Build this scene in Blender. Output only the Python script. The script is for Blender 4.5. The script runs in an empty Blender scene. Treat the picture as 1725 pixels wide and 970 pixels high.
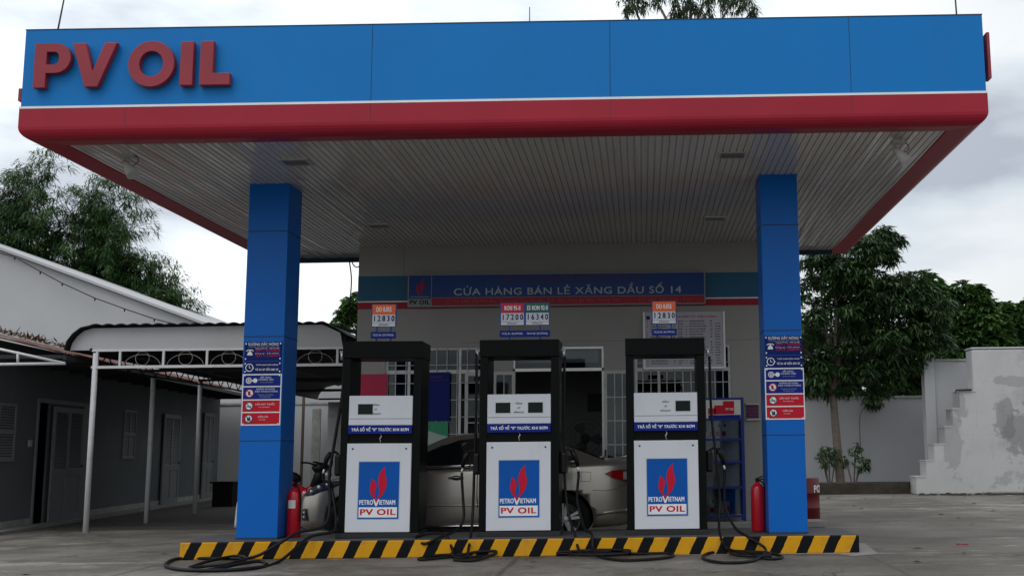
import bpy, bmesh, math, random
from mathutils import Vector, Matrix, Euler
from mathutils.geometry import tessellate_polygon
random.seed(7)
C = bpy.context.scene.collection
R = math.radians

# ------------------------------------------------------------------ camera
IMG_W, IMG_H, F, PX, PY, CAM_H = 1725., 970., 1880., 1078., 485., 1.25
pitch = math.atan((757-485)/F); roll = 0.0110
fwd = Vector((0, math.cos(pitch), math.sin(pitch)))
r0 = Vector((1, 0, 0)); u0 = r0.cross(fwd)
rgt = math.cos(roll)*r0 - math.sin(roll)*u0
upv = math.sin(roll)*r0 + math.cos(roll)*u0
cam = bpy.data.cameras.new('camera'); camo = bpy.data.objects.new('camera', cam); C.objects.link(camo)
cam.sensor_width = 36; cam.lens = F/IMG_W*36; cam.shift_x = -(PX-IMG_W/2)/IMG_W
cam.clip_start = 0.1; cam.clip_end = 2000
m = Matrix((rgt, upv, -fwd)).transposed().to_4x4(); m.translation = (0, 0, CAM_H)
camo.matrix_world = m
bpy.context.scene.camera = camo

def at(px, py, Y=None, Z=None):
    """survey helper: where the sight line of a photo pixel meets a real plane"""
    d = fwd + (px-PX)/F*rgt - (py-PY)/F*upv
    t = Y/d.y if Y is not None else (Z-CAM_H)/d.z
    return Vector((0, 0, CAM_H)) + t*d

# ------------------------------------------------------------------ sky and sun (overcast)
SUN_EL, SUN_ROT = R(55), R(200)
world = bpy.data.worlds.new("World"); bpy.context.scene.world = world; world.use_nodes = True
nt = world.node_tree; nt.nodes.clear()
def N(t, kind, **kw):
    n = t.nodes.new(kind)
    for k, v in kw.items(): setattr(n, k, v)
    return n
wo = N(nt, 'ShaderNodeOutputWorld'); bg = N(nt, 'ShaderNodeBackground')
sky = N(nt, 'ShaderNodeTexSky', sky_type='NISHITA', sun_disc=False)
sky.sun_elevation = SUN_EL; sky.sun_rotation = SUN_ROT
tc = N(nt, 'ShaderNodeTexCoord')
mp = N(nt, 'ShaderNodeMapping'); mp.inputs['Scale'].default_value = (1.0, 1.0, 2.6); mp.inputs['Location'].default_value = (0.75, 0.2, 0.35)
nz = N(nt, 'ShaderNodeTexNoise'); nz.inputs['Scale'].default_value = 3.0; nz.inputs['Detail'].default_value = 7; nz.inputs['Roughness'].default_value = 0.5
nz2 = N(nt, 'ShaderNodeTexNoise'); nz2.inputs['Scale'].default_value = 1.3; nz2.inputs['Detail'].default_value = 3
cr = N(nt, 'ShaderNodeValToRGB')
els = cr.color_ramp.elements
els[0].position = 0.38; els[0].color = (4.6, 5.0, 5.6, 1)
els[1].position = 0.58; els[1].color = (9.2, 9.4, 9.5, 1)
e = els.new(0.47); e.color = (6.9, 7.5, 8.0, 1)
cover = N(nt, 'ShaderNodeValToRGB'); cover.color_ramp.elements[0].position = 0.30; cover.color_ramp.elements[0].color = (0.80,)*3+(1,)
cover.color_ramp.elements[1].position = 0.5; cover.color_ramp.elements[1].color = (1, 1, 1, 1)
mix = N(nt, 'ShaderNodeMixRGB')
L_ = nt.links.new
L_(tc.outputs['Generated'], mp.inputs['Vector']); L_(mp.outputs[0], nz.inputs['Vector']); L_(mp.outputs[0], nz2.inputs['Vector'])
L_(nz.outputs['Fac'], cr.inputs[0]); L_(nz2.outputs['Fac'], cover.inputs[0])
L_(cover.outputs[0], mix.inputs[0]); L_(sky.outputs[0], mix.inputs[1]); L_(cr.outputs[0], mix.inputs[2])
sx = N(nt, 'ShaderNodeSeparateXYZ'); L_(tc.outputs['Generated'], sx.inputs[0])
el = N(nt, 'ShaderNodeMapRange'); el.inputs[1].default_value = 0.0; el.inputs[2].default_value = 1.0; el.inputs[3].default_value = 0.92; el.inputs[4].default_value = 1.55
L_(sx.outputs[2], el.inputs[0])
az = N(nt, 'ShaderNodeMapRange'); az.inputs[1].default_value = -0.5; az.inputs[2].default_value = 0.35; az.inputs[3].default_value = 1.16; az.inputs[4].default_value = 0.86
L_(sx.outputs[0], az.inputs[0])
mm_ = N(nt, 'ShaderNodeMath', operation='MULTIPLY'); L_(el.outputs[0], mm_.inputs[0]); L_(az.outputs[0], mm_.inputs[1])
sc_ = N(nt, 'ShaderNodeVectorMath', operation='SCALE'); L_(mix.outputs[0], sc_.inputs[0]); L_(mm_.outputs[0], sc_.inputs['Scale'])
L_(sc_.outputs[0], bg.inputs['Color']); bg.inputs['Strength'].default_value = 0.10
L_(bg.outputs[0], wo.inputs['Surface'])
sl = bpy.data.lights.new('sun', 'SUN'); sl.energy = 0.5; sl.angle = R(25); sl.color = (1, 0.97, 0.92)
so = bpy.data.objects.new('sun', sl); C.objects.link(so)
sd = Vector((math.sin(SUN_ROT)*math.cos(SUN_EL), math.cos(SUN_ROT)*math.cos(SUN_EL), math.sin(SUN_EL)))
so.rotation_euler = (-sd).to_track_quat('-Z', 'Y').to_euler()
so.location = sd*60
vs = bpy.context.scene.view_settings
vs.view_transform = 'Standard'; vs.look = 'None'; vs.exposure = 0.2; vs.gamma = 1; vs.use_curve_mapping = False

# ------------------------------------------------------------------ materials
def mat(name, col, rough=0.6, metal=0.0, var=0.06, vscale=3.0, bump=0.0, bscale=40., spec=0.3, dirt=0.0, dscale=1.2, dcol=None, coat=0.0, streak=0.0):
    m = bpy.data.materials.new(name); m.use_nodes = True; t = m.node_tree
    b = t.nodes['Principled BSDF']; b.inputs['Roughness'].default_value = rough; b.inputs['Metallic'].default_value = metal
    b.inputs['Specular IOR Level'].default_value = spec; b.inputs['Coat Weight'].default_value = coat
    co = N(t, 'ShaderNodeTexCoord')
    n1 = N(t, 'ShaderNodeTexNoise'); n1.inputs['Scale'].default_value = vscale; n1.inputs['Detail'].default_value = 6
    t.links.new(co.outputs['Object'], n1.inputs['Vector'])
    ra = N(t, 'ShaderNodeMapRange'); ra.inputs[1].default_value = 0.25; ra.inputs[2].default_value = 0.75
    ra.inputs[3].default_value = 1-var; ra.inputs[4].default_value = 1+var
    t.links.new(n1.outputs['Fac'], ra.inputs[0])
    mul = N(t, 'ShaderNodeVectorMath', operation='SCALE'); mul.inputs[0].default_value = col[:3]
    t.links.new(ra.outputs[0], mul.inputs['Scale'])
    last = mul.outputs[0]
    if dirt > 0:
        mp = N(t, 'ShaderNodeMapping'); mp.inputs['Scale'].default_value = (1, 1, 1-0.8*streak)
        t.links.new(co.outputs['Object'], mp.inputs['Vector'])
        n2 = N(t, 'ShaderNodeTexNoise'); n2.inputs['Scale'].default_value = dscale; n2.inputs['Detail'].default_value = 8; n2.inputs['Roughness'].default_value = 0.65
        t.links.new(mp.outputs[0], n2.inputs['Vector'])
        rp = N(t, 'ShaderNodeMapRange'); rp.inputs[1].default_value = 0.52; rp.inputs[2].default_value = 0.72; rp.inputs[3].default_value = 0; rp.inputs[4].default_value = dirt
        t.links.new(n2.outputs['Fac'], rp.inputs[0])
        mx = N(t, 'ShaderNodeMixRGB'); t.links.new(rp.outputs[0], mx.inputs[0]); t.links.new(last, mx.inputs[1])
        dc = dcol or (0.08, 0.075, 0.065); mx.inputs[2].default_value = (*dc, 1); last = mx.outputs[0]
    t.links.new(last, b.inputs['Base Color'])
    rr = N(t, 'ShaderNodeMapRange'); rr.inputs[3].default_value = max(0.02, rough*0.85); rr.inputs[4].default_value = min(1, rough*1.15)
    t.links.new(n1.outputs['Fac'], rr.inputs[0]); t.links.new(rr.outputs[0], b.inputs['Roughness'])
    if bump > 0:
        n3 = N(t, 'ShaderNodeTexNoise'); n3.inputs['Scale'].default_value = bscale; n3.inputs['Detail'].default_value = 4
        t.links.new(co.outputs['Object'], n3.inputs['Vector'])
        bp = N(t, 'ShaderNodeBump'); bp.inputs['Strength'].default_value = bump; bp.inputs['Distance'].default_value = 0.02
        t.links.new(n3.outputs['Fac'], bp.inputs['Height']); t.links.new(bp.outputs[0], b.inputs['Normal'])
    return m

def leafmat(name, c1, c2, trans=0.35, rough=0.45):
    m = bpy.data.materials.new(name); m.use_nodes = True; t = m.node_tree
    b = t.nodes['Principled BSDF']; out = t.nodes['Material Output']
    g = N(t, 'ShaderNodeNewGeometry'); cr = N(t, 'ShaderNodeValToRGB')
    cr.color_ramp.elements[0].color = (*c1, 1); cr.color_ramp.elements[1].color = (*c2, 1)
    t.links.new(g.outputs['Random Per Island'], cr.inputs[0]); t.links.new(cr.outputs[0], b.inputs['Base Color'])
    b.inputs['Roughness'].default_value = rough
    tr = N(t, 'ShaderNodeBsdfTranslucent'); t.links.new(cr.outputs[0], tr.inputs['Color'])
    ms = N(t, 'ShaderNodeMixShader'); ms.inputs[0].default_value = trans
    t.links.new(b.outputs[0], ms.inputs[1]); t.links.new(tr.outputs[0], ms.inputs[2]); t.links.new(ms.outputs[0], out.inputs['Surface'])
    return m

def glass(name, tint=(0.5, 0.55, 0.55), rough=0.02, alpha=0.35):
    """thin pane: mostly see-through with a reflective face"""
    m = bpy.data.materials.new(name); m.use_nodes = True; t = m.node_tree; t.nodes.clear()
    out = N(t, 'ShaderNodeOutputMaterial'); tr = N(t, 'ShaderNodeBsdfTransparent'); gl = N(t, 'ShaderNodeBsdfGlossy')
    tr.inputs['Color'].default_value = (*tint, 1); gl.inputs['Roughness'].default_value = rough
    fr = N(t, 'ShaderNodeFresnel'); fr.inputs['IOR'].default_value = 1.5
    ad = N(t, 'ShaderNodeMath', operation='ADD'); ad.inputs[1].default_value = 0.0
    t.links.new(fr.outputs[0], ad.inputs[0])
    mx = N(t, 'ShaderNodeMixShader'); t.links.new(ad.outputs[0], mx.inputs[0])
    t.links.new(tr.outputs[0], mx.inputs[1]); t.links.new(gl.outputs[0], mx.inputs[2]); t.links.new(mx.outputs[0], out.inputs['Surface'])
    return m

def concrete_ground():
    m = bpy.data.materials.new('concrete_ground'); m.use_nodes = True; t = m.node_tree
    b = t.nodes['Principled BSDF']; co = N(t, 'ShaderNodeTexCoord')
    def noise(sc, det=6, ro=0.6, scale=(1, 1, 1)):
        mp = N(t, 'ShaderNodeMapping'); mp.inputs['Scale'].default_value = scale
        t.links.new(co.outputs['Object'], mp.inputs['Vector'])
        n = N(t, 'ShaderNodeTexNoise'); n.inputs['Scale'].default_value = sc; n.inputs['Detail'].default_value = det; n.inputs['Roughness'].default_value = ro
        t.links.new(mp.outputs[0], n.inputs['Vector']); return n.outputs['Fac']
    def rng(x, a, b_, c, d):
        r = N(t, 'ShaderNodeMapRange'); r.inputs[1].default_value = a; r.inputs[2].default_value = b_; r.inputs[3].default_value = c; r.inputs[4].default_value = d
        t.links.new(x, r.inputs[0]); return r.outputs[0]
    def mixc(f, a, b_):
        x = N(t, 'ShaderNodeMixRGB'); t.links.new(f, x.inputs[0])
        for s, v in ((1, a), (2, b_)):
            if isinstance(v, tuple): x.inputs[s].default_value = (*v, 1)
            else: t.links.new(v, x.inputs[s])
        return x.outputs[0]
    big = noise(0.28, 8, 0.66, (1, 1.1, 1)); mid = noise(0.9, 10, 0.75, (1, 1, 1)); fine = noise(60, 3, 0.7)
    c = mixc(rng(big, 0.38, 0.62, 0, 1), (0.085, 0.073, 0.058), (0.225, 0.208, 0.182))
    c = mixc(rng(mid, 0.50, 0.62, 0, 0.85), c, (0.062, 0.05, 0.037))
    c = mixc(rng(noise(0.3, 8, 0.72, (.7, 1.4, 1)), 0.50, 0.57, 0, 0.75), c, (0.072, 0.059, 0.043))
    c = mixc(rng(noise(0.6, 8, 0.7, (.6, 1.4, 1)), 0.56, 0.61, 0, 0.7), c, (0.33, 0.31, 0.28))
    c = mixc(rng(noise(5, 6, 0.8), 0.55, 0.75, 0, 0.55), c, (0.12, 0.11, 0.10))
    # slab joints
    sp = N(t, 'ShaderNodeSeparateXYZ')
    wob = N(t, 'ShaderNodeTexNoise'); wob.inputs['Scale'].default_value = 2.5; wob.inputs['Detail'].default_value = 5
    t.links.new(co.outputs['Object'], wob.inputs['Vector'])
    sc = N(t, 'ShaderNodeVectorMath', operation='SCALE'); sc.inputs['Scale'].default_value = 0.06; t.links.new(wob.outputs['Color'], sc.inputs[0])
    av = N(t, 'ShaderNodeVectorMath', operation='ADD'); t.links.new(sc.outputs[0], av.inputs[0]); t.links.new(co.outputs['Object'], av.inputs[1])
    t.links.new(av.outputs[0], sp.inputs[0])
    fs = []
    for k, per, off in ((0, 4.1, 1.45), (1, 3.6, 3.1)):
        a = N(t, 'ShaderNodeMath', operation='ADD'); t.links.new(sp.outputs[k], a.inputs[0]); a.inputs[1].default_value = off
        w = N(t, 'ShaderNodeMath', operation='PINGPONG'); t.links.new(a.outputs[0], w.inputs[0]); w.inputs[1].default_value = per/2
        fs.append(rng(w.outputs[0], 0.016, 0.045, 1, 0))
    mxm = N(t, 'ShaderNodeMath', operation='MAXIMUM'); t.links.new(fs[0], mxm.inputs[0]); t.links.new(fs[1], mxm.inputs[1])
    jf = N(t, 'ShaderNodeMath', operation='MULTIPLY'); t.links.new(mxm.outputs[0], jf.inputs[0]); t.links.new(rng(mid, 0.35, 0.55, 0.35, 0.9), jf.inputs[1])
    c = mixc(jf.outputs[0], c, (0.05, 0.045, 0.04))
    c = mixc(rng(noise(14, 8, 0.8), 0.5, 0.62, 0, 0.55), c, (0.07, 0.06, 0.05))
    c = mixc(rng(fine, 0.35, 0.65, 0, 0.28), c, (0.10, 0.09, 0.08))
    c = mixc(rng(noise(28, 4, 0.6), 0.62, 0.68, 0, 0.6), c, (0.33, 0.31, 0.28))
    # hairline cracks
    wv = N(t, 'ShaderNodeTexNoise'); wv.inputs['Scale'].default_value = 1.3; wv.inputs['Detail'].default_value = 6; t.links.new(co.outputs['Object'], wv.inputs['Vector'])
    ws = N(t, 'ShaderNodeVectorMath', operation='SCALE'); ws.inputs['Scale'].default_value = 1.1; t.links.new(wv.outputs['Color'], ws.inputs[0])
    wa = N(t, 'ShaderNodeVectorMath', operation='ADD'); t.links.new(ws.outputs[0], wa.inputs[0]); t.links.new(co.outputs['Object'], wa.inputs[1])
    vo = N(t, 'ShaderNodeTexVoronoi', feature='DISTANCE_TO_EDGE'); vo.inputs['Scale'].default_value = .33; t.links.new(wa.outputs[0], vo.inputs['Vector'])
    cm = N(t, 'ShaderNodeMath', operation='MULTIPLY'); t.links.new(rng(vo.outputs['Distance'], 0.002, 0.007, 1, 0), cm.inputs[0]); t.links.new(rng(noise(.5, 3, .5), .45, .55, 0, .85), cm.inputs[1])
    c = mixc(cm.outputs[0], c, (0.03, 0.027, 0.023))
    # dark oil drips
    v2 = N(t, 'ShaderNodeTexVoronoi'); v2.inputs['Scale'].default_value = 1.6; v2.inputs['Randomness'].default_value = 1; t.links.new(wa.outputs[0], v2.inputs['Vector'])
    om = N(t, 'ShaderNodeMath', operation='MULTIPLY'); t.links.new(rng(v2.outputs['Distance'], 0.06, 0.16, .75, 0), om.inputs[0]); t.links.new(rng(noise(.9, 2, .5), .5, .58, 0, 1), om.inputs[1])
    c = mixc(om.outputs[0], c, (0.035, 0.03, 0.026))
    t.links.new(c, b.inputs['Base Color'])
    t.links.new(rng(mid, 0.45, 0.65, 0.85, 0.55), b.inputs['Roughness'])
    bp = N(t, 'ShaderNodeBump'); bp.inputs['Strength'].default_value = 0.5; bp.inputs['Distance'].default_value = 0.01
    t.links.new(noise(22, 10, 0.85), bp.inputs['Height']); t.links.new(bp.outputs[0], b.inputs['Normal'])
    return m

def stripes():
    m = mat('kerb_paint', (0.62, 0.30, 0.012), 0.6, spec=0.1, dirt=0.35, dscale=6)
    t = m.node_tree; b = t.nodes['Principled BSDF']
    co = N(t, 'ShaderNodeTexCoord'); sp = N(t, 'ShaderNodeSeparateXYZ'); t.links.new(co.outputs['Object'], sp.inputs[0])
    nn = N(t, 'ShaderNodeTexNoise'); nn.inputs['Scale'].default_value = 14; t.links.new(co.outputs['Object'], nn.inputs['Vector'])
    def mth(op, a, b_=None):
        x = N(t, 'ShaderNodeMath', operation=op)
        for i, v in enumerate((a, b_)):
            if v is None: continue
            if isinstance(v, (int, float)): x.inputs[i].default_value = v
            else: t.links.new(v, x.inputs[i])
        return x.outputs[0]
    u = mth('SUBTRACT', sp.outputs[0], mth('MULTIPLY', sp.outputs[2], 0.48))
    u = mth('ADD', u, mth('MULTIPLY', nn.outputs['Fac'], 0.02))
    fr = mth('FRACT', mth('MULTIPLY', mth('ADD', u, 5.382-1.48+3.2), 1/0.32))
    st = mth('GREATER_THAN', fr, 0.57)
    old = b.inputs['Base Color'].links[0].from_socket
    mx = N(t, 'ShaderNodeMixRGB'); t.links.new(st, mx.inputs[0]); t.links.new(old, mx.inputs[1]); mx.inputs[2].default_value = (0.006, 0.007, 0.008, 1)
    t.links.new(mx.outputs[0], b.inputs['Base Color'])
    return m

M = {}
def defm(k, *a, **kw): M[k] = mat(k, *a, **kw)
defm('fascia_blue', (0.007, 0.17, 0.49), 0.5, spec=0.15, var=0.05, vscale=0.8, dirt=0.12, dscale=0.8, dcol=(0.03, 0.09, 0.2), streak=1)
defm('fascia_red', (0.32, 0.016, 0.034), 0.38, spec=0.2, var=0.08, vscale=1.2, dirt=0.12, dscale=2, dcol=(0.12, 0.02, 0.03))
defm('letter_red', (0.28, 0.03, 0.045), 0.45, var=0.12, vscale=3)
defm('trim_white', (0.75, 0.75, 0.74), 0.4)
defm('soffit_white', (0.52, 0.495, 0.47), 0.12, spec=0.7, var=0.05, vscale=1.0, bump=0.05, bscale=3.0, dirt=0.18, dscale=1.5, dcol=(0.35, 0.32, 0.3))
defm('seam_dark', (0.02, 0.04, 0.07), 0.7)
defm('column_blue', (0.002, 0.12, 0.48), 0.35, spec=0.18, var=0.04, vscale=1.5)
defm('wall_paint', (0.285, 0.28, 0.265), 0.8, var=0.05, vscale=1.5, bump=0.15, bscale=60, dirt=0.15, dscale=0.9, dcol=(0.25, 0.24, 0.22))
defm('wall_white', (0.43, 0.43, 0.44), 0.85, var=0.06, vscale=0.7, bump=0.2, bscale=30, dirt=0.35, dscale=0.5, dcol=(0.38, 0.37, 0.36))
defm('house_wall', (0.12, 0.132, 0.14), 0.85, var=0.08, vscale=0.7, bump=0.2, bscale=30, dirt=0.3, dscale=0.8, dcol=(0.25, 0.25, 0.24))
defm('stained_wall', (0.47, 0.465, 0.46), 0.85, var=0.08, vscale=1.2, bump=0.3, bscale=18, dirt=0.9, dscale=0.5, dcol=(0.22, 0.22, 0.225))
defm('cap_grime', (0.33, 0.33, 0.31), 0.9, var=0.25, vscale=5, bump=0.3, bscale=30)
defm('wall_blue', (0.02, 0.105, 0.19), 0.6)
defm('wall_red', (0.30, 0.012, 0.03), 0.6)
defm('sign_navy', (0.006, 0.045, 0.20), 0.35)
defm('sign_red', (0.32, 0.012, 0.028), 0.4)
defm('sign_text', (0.40, 0.46, 0.48), 0.4)
defm('sign_grey', (0.24, 0.25, 0.25), 0.5)
defm('faded_red', (0.14, 0.02, 0.06), 0.4)
defm('alu', (0.55, 0.55, 0.54), 0.35, metal=0.6)
defm('steel', (0.6, 0.6, 0.6), 0.35, metal=0.7)
defm('pump_black', (0.0035, 0.004, 0.004), 0.4, spec=0.09, var=0.2, vscale=4)
defm('pump_white', (0.62, 0.63, 0.68), 0.35, var=0.02, dirt=0.22, dscale=2.2, streak=.6, dcol=(0.40, 0.39, 0.37))
defm('logo_blue', (0.002, 0.085, 0.38), 0.4, spec=0.15)
defm('logo_red', (0.52, 0.010, 0.03), 0.4, spec=0.15)
defm('white', (0.78, 0.78, 0.78), 0.45)
defm('strip_blue', (0.003, 0.018, 0.21), 0.4, spec=0.15)
defm('screen', (0.006, 0.012, 0.011), 0.3, spec=0.15)
defm('rubber', (0.006, 0.006, 0.007), 0.5, spec=0.2, bump=0.1, bscale=80)
defm('tyre', (0.009, 0.009, 0.009), 0.75, spec=0.15, bump=0.2, bscale=60)
defm('navy_text', (0.008, 0.012, 0.10), 0.5)
defm('orange', (0.78, 0.13, 0.02), 0.4)
defm('crimson', (0.50, 0.01, 0.05), 0.4)
defm('green_sign', (0.005, 0.11, 0.10), 0.4)
defm('post_blue', (0.01, 0.05, 0.26), 0.4)
defm('ext_red', (0.42, 0.008, 0.02), 0.25, coat=0.4)
defm('paper', (0.6, 0.6, 0.56), 0.6)
defm('plastic_black', (0.006, 0.006, 0.007), 0.4, spec=0.2)
defm('car_paint', (0.33, 0.30, 0.265), 0.3, metal=0.7, var=0.02, coat=0.6)
defm('car_dark', (0.01, 0.01, 0.01), 0.5)
defm('car_glass', (0.008, 0.010, 0.011), 0.04, spec=0.8, var=0.0)
defm('chrome', (0.8, 0.8, 0.8), 0.12, metal=1)
defm('rim', (0.55, 0.55, 0.56), 0.35, metal=0.4)
defm('lamp_glass', (0.62, 0.64, 0.66), 0.08, metal=0.5, var=0.2, vscale=14)
defm('lamp_dark', (0.05, 0.06, 0.085), 0.08, spec=0.6, var=0.5, vscale=20)
defm('tail_red', (0.30, 0.008, 0.012), 0.12, coat=1)
defm('island_top', (0.07, 0.07, 0.073), 0.6, var=0.2, vscale=2, bump=0.3, bscale=30, dirt=0.4, dscale=2, dcol=(0.05, 0.05, 0.05))
defm('pale_concrete', (0.25, 0.24, 0.225), 0.85, var=0.15, bump=0.3, bscale=25)
defm('rust', (0.12, 0.05, 0.035), 0.85, var=0.4, vscale=3, dirt=1.0, dscale=3.0, dcol=(0.30, 0.27, 0.25))
defm('roof_dark', (0.02, 0.02, 0.022), 0.7, var=0.2)
defm('roof_under', (0.03, 0.03, 0.03), 0.7)
defm('post_white', (0.6, 0.6, 0.6), 0.5, dirt=0.25, dscale=6)
defm('iron_dark', (0.02, 0.02, 0.022), 0.5)
defm('shutter', (0.20, 0.208, 0.212), 0.6, dirt=0.2, dscale=3)
defm('dark_void', (0.02, 0.02, 0.022), 0.9)  # near-black, stands in for the shade behind the doorway and louvres
defm('soil', (0.045, 0.036, 0.028), 0.95, var=0.4, vscale=4, bump=0.6, bscale=14)
defm('bark', (0.13, 0.105, 0.085), 0.9, var=0.3, vscale=6, bump=0.6, bscale=18)
defm('culm', (0.12, 0.15, 0.06), 0.6, var=0.3)
defm('blue_frame', (0.008, 0.02, 0.17), 0.35)
defm('poster_blue', (0.003, 0.012, 0.13), 0.5, spec=0.15)
defm('poster_green', (0.03, 0.25, 0.13), 0.5)
defm('poster_pale', (0.34, 0.42, 0.38), 0.5)
defm('board_grey', (0.40, 0.39, 0.44), 0.5)
defm('board_red', (0.40, 0.012, 0.06), 0.5)
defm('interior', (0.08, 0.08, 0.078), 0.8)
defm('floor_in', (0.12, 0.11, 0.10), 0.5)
defm('bike_red', (0.40, 0.01, 0.015), 0.2, coat=1)
defm('wood', (0.10, 0.07, 0.05), 0.7)
defm('purple', (0.06, 0.015, 0.08), 0.5)
defm('cream', (0.42, 0.40, 0.34), 0.6)
defm('drum_red', (0.11, 0.006, 0.01), 0.45)
defm('dirty_white', (0.45, 0.45, 0.44), 0.6, dirt=0.4, dscale=5)
defm('fallen', (0.10, 0.045, 0.02), 0.8, var=0.4)
def add_stain(m, spots, col):
    t = m.node_tree; b = t.nodes['Principled BSDF']; co = N(t, 'ShaderNodeTexCoord')
    nn = N(t, 'ShaderNodeTexNoise'); nn.inputs['Scale'].default_value = 2.0; nn.inputs['Detail'].default_value = 9; nn.inputs['Roughness'].default_value = .62
    t.links.new(co.outputs['Object'], nn.inputs['Vector']); last = b.inputs['Base Color'].links[0].from_socket
    for (x, z, rx, rz, k, amt) in spots:
        mp = N(t, 'ShaderNodeMapping'); mp.vector_type = 'POINT'; mp.inputs['Location'].default_value = (-x/rx, 0, -z/rz); mp.inputs['Scale'].default_value = (1/rx, 0, 1/rz)
        t.links.new(co.outputs['Object'], mp.inputs['Vector'])
        ln = N(t, 'ShaderNodeVectorMath', operation='LENGTH'); t.links.new(mp.outputs[0], ln.inputs[0])
        a = N(t, 'ShaderNodeMath', operation='MULTIPLY_ADD'); t.links.new(nn.outputs['Fac'], a.inputs[0]); a.inputs[1].default_value = k; t.links.new(ln.outputs['Value'], a.inputs[2])
        r = N(t, 'ShaderNodeMapRange'); r.inputs[1].default_value = .95+k*.5; r.inputs[2].default_value = 1.12+k*.5; r.inputs[3].default_value = amt; r.inputs[4].default_value = 0; t.links.new(a.outputs[0], r.inputs[0])
        mx = N(t, 'ShaderNodeMixRGB'); t.links.new(r.outputs[0], mx.inputs[0]); t.links.new(last, mx.inputs[1]); mx.inputs[2].default_value = (*col, 1); last = mx.outputs[0]
    t.links.new(last, b.inputs['Base Color'])
add_stain(M['stained_wall'], [(1.35, 1.55, .8, .55, 3.2, .62), (.7, 1.95, .22, .55, 2.6, .55), (.95, 2.95, .55, .15, 3.5, .4), (1.6, 2.4, .35, .25, 4, .55), (-.75, 1.5, .25, .9, 3.5, .4), (-.55, 2.35, .25, .35, 3.0, .4), (2.5, .3, 2, .3, 3.5, .35)], (.17, .17, .175))
M['glass'] = glass('pane_glass'); M['glass_dark'] = glass('cabinet_glass', (0.55, 0.6, 0.62))
M['ground'] = concrete_ground(); M['stripes'] = stripes()
M['leaf_mango'] = leafmat('leaf_mango', (0.013, 0.042, 0.014), (0.075, 0.135, 0.045), 0.25, 0.4)
M['leaf_dark'] = leafmat('leaf_dark', (0.010, 0.028, 0.010), (0.035, 0.065, 0.024), 0.2, 0.4)
M['leaf_bright'] = leafmat('leaf_bright', (0.03, 0.08, 0.018), (0.10, 0.19, 0.05), 0.35)
M['leaf_bamboo'] = leafmat('leaf_bamboo', (0.014, 0.05, 0.012), (0.065, 0.145, 0.035), 0.3, 0.5)
M['leaf_euc'] = leafmat('leaf_euc', (0.025, 0.05, 0.02), (0.08, 0.12, 0.05), 0.3, 0.5)

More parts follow.
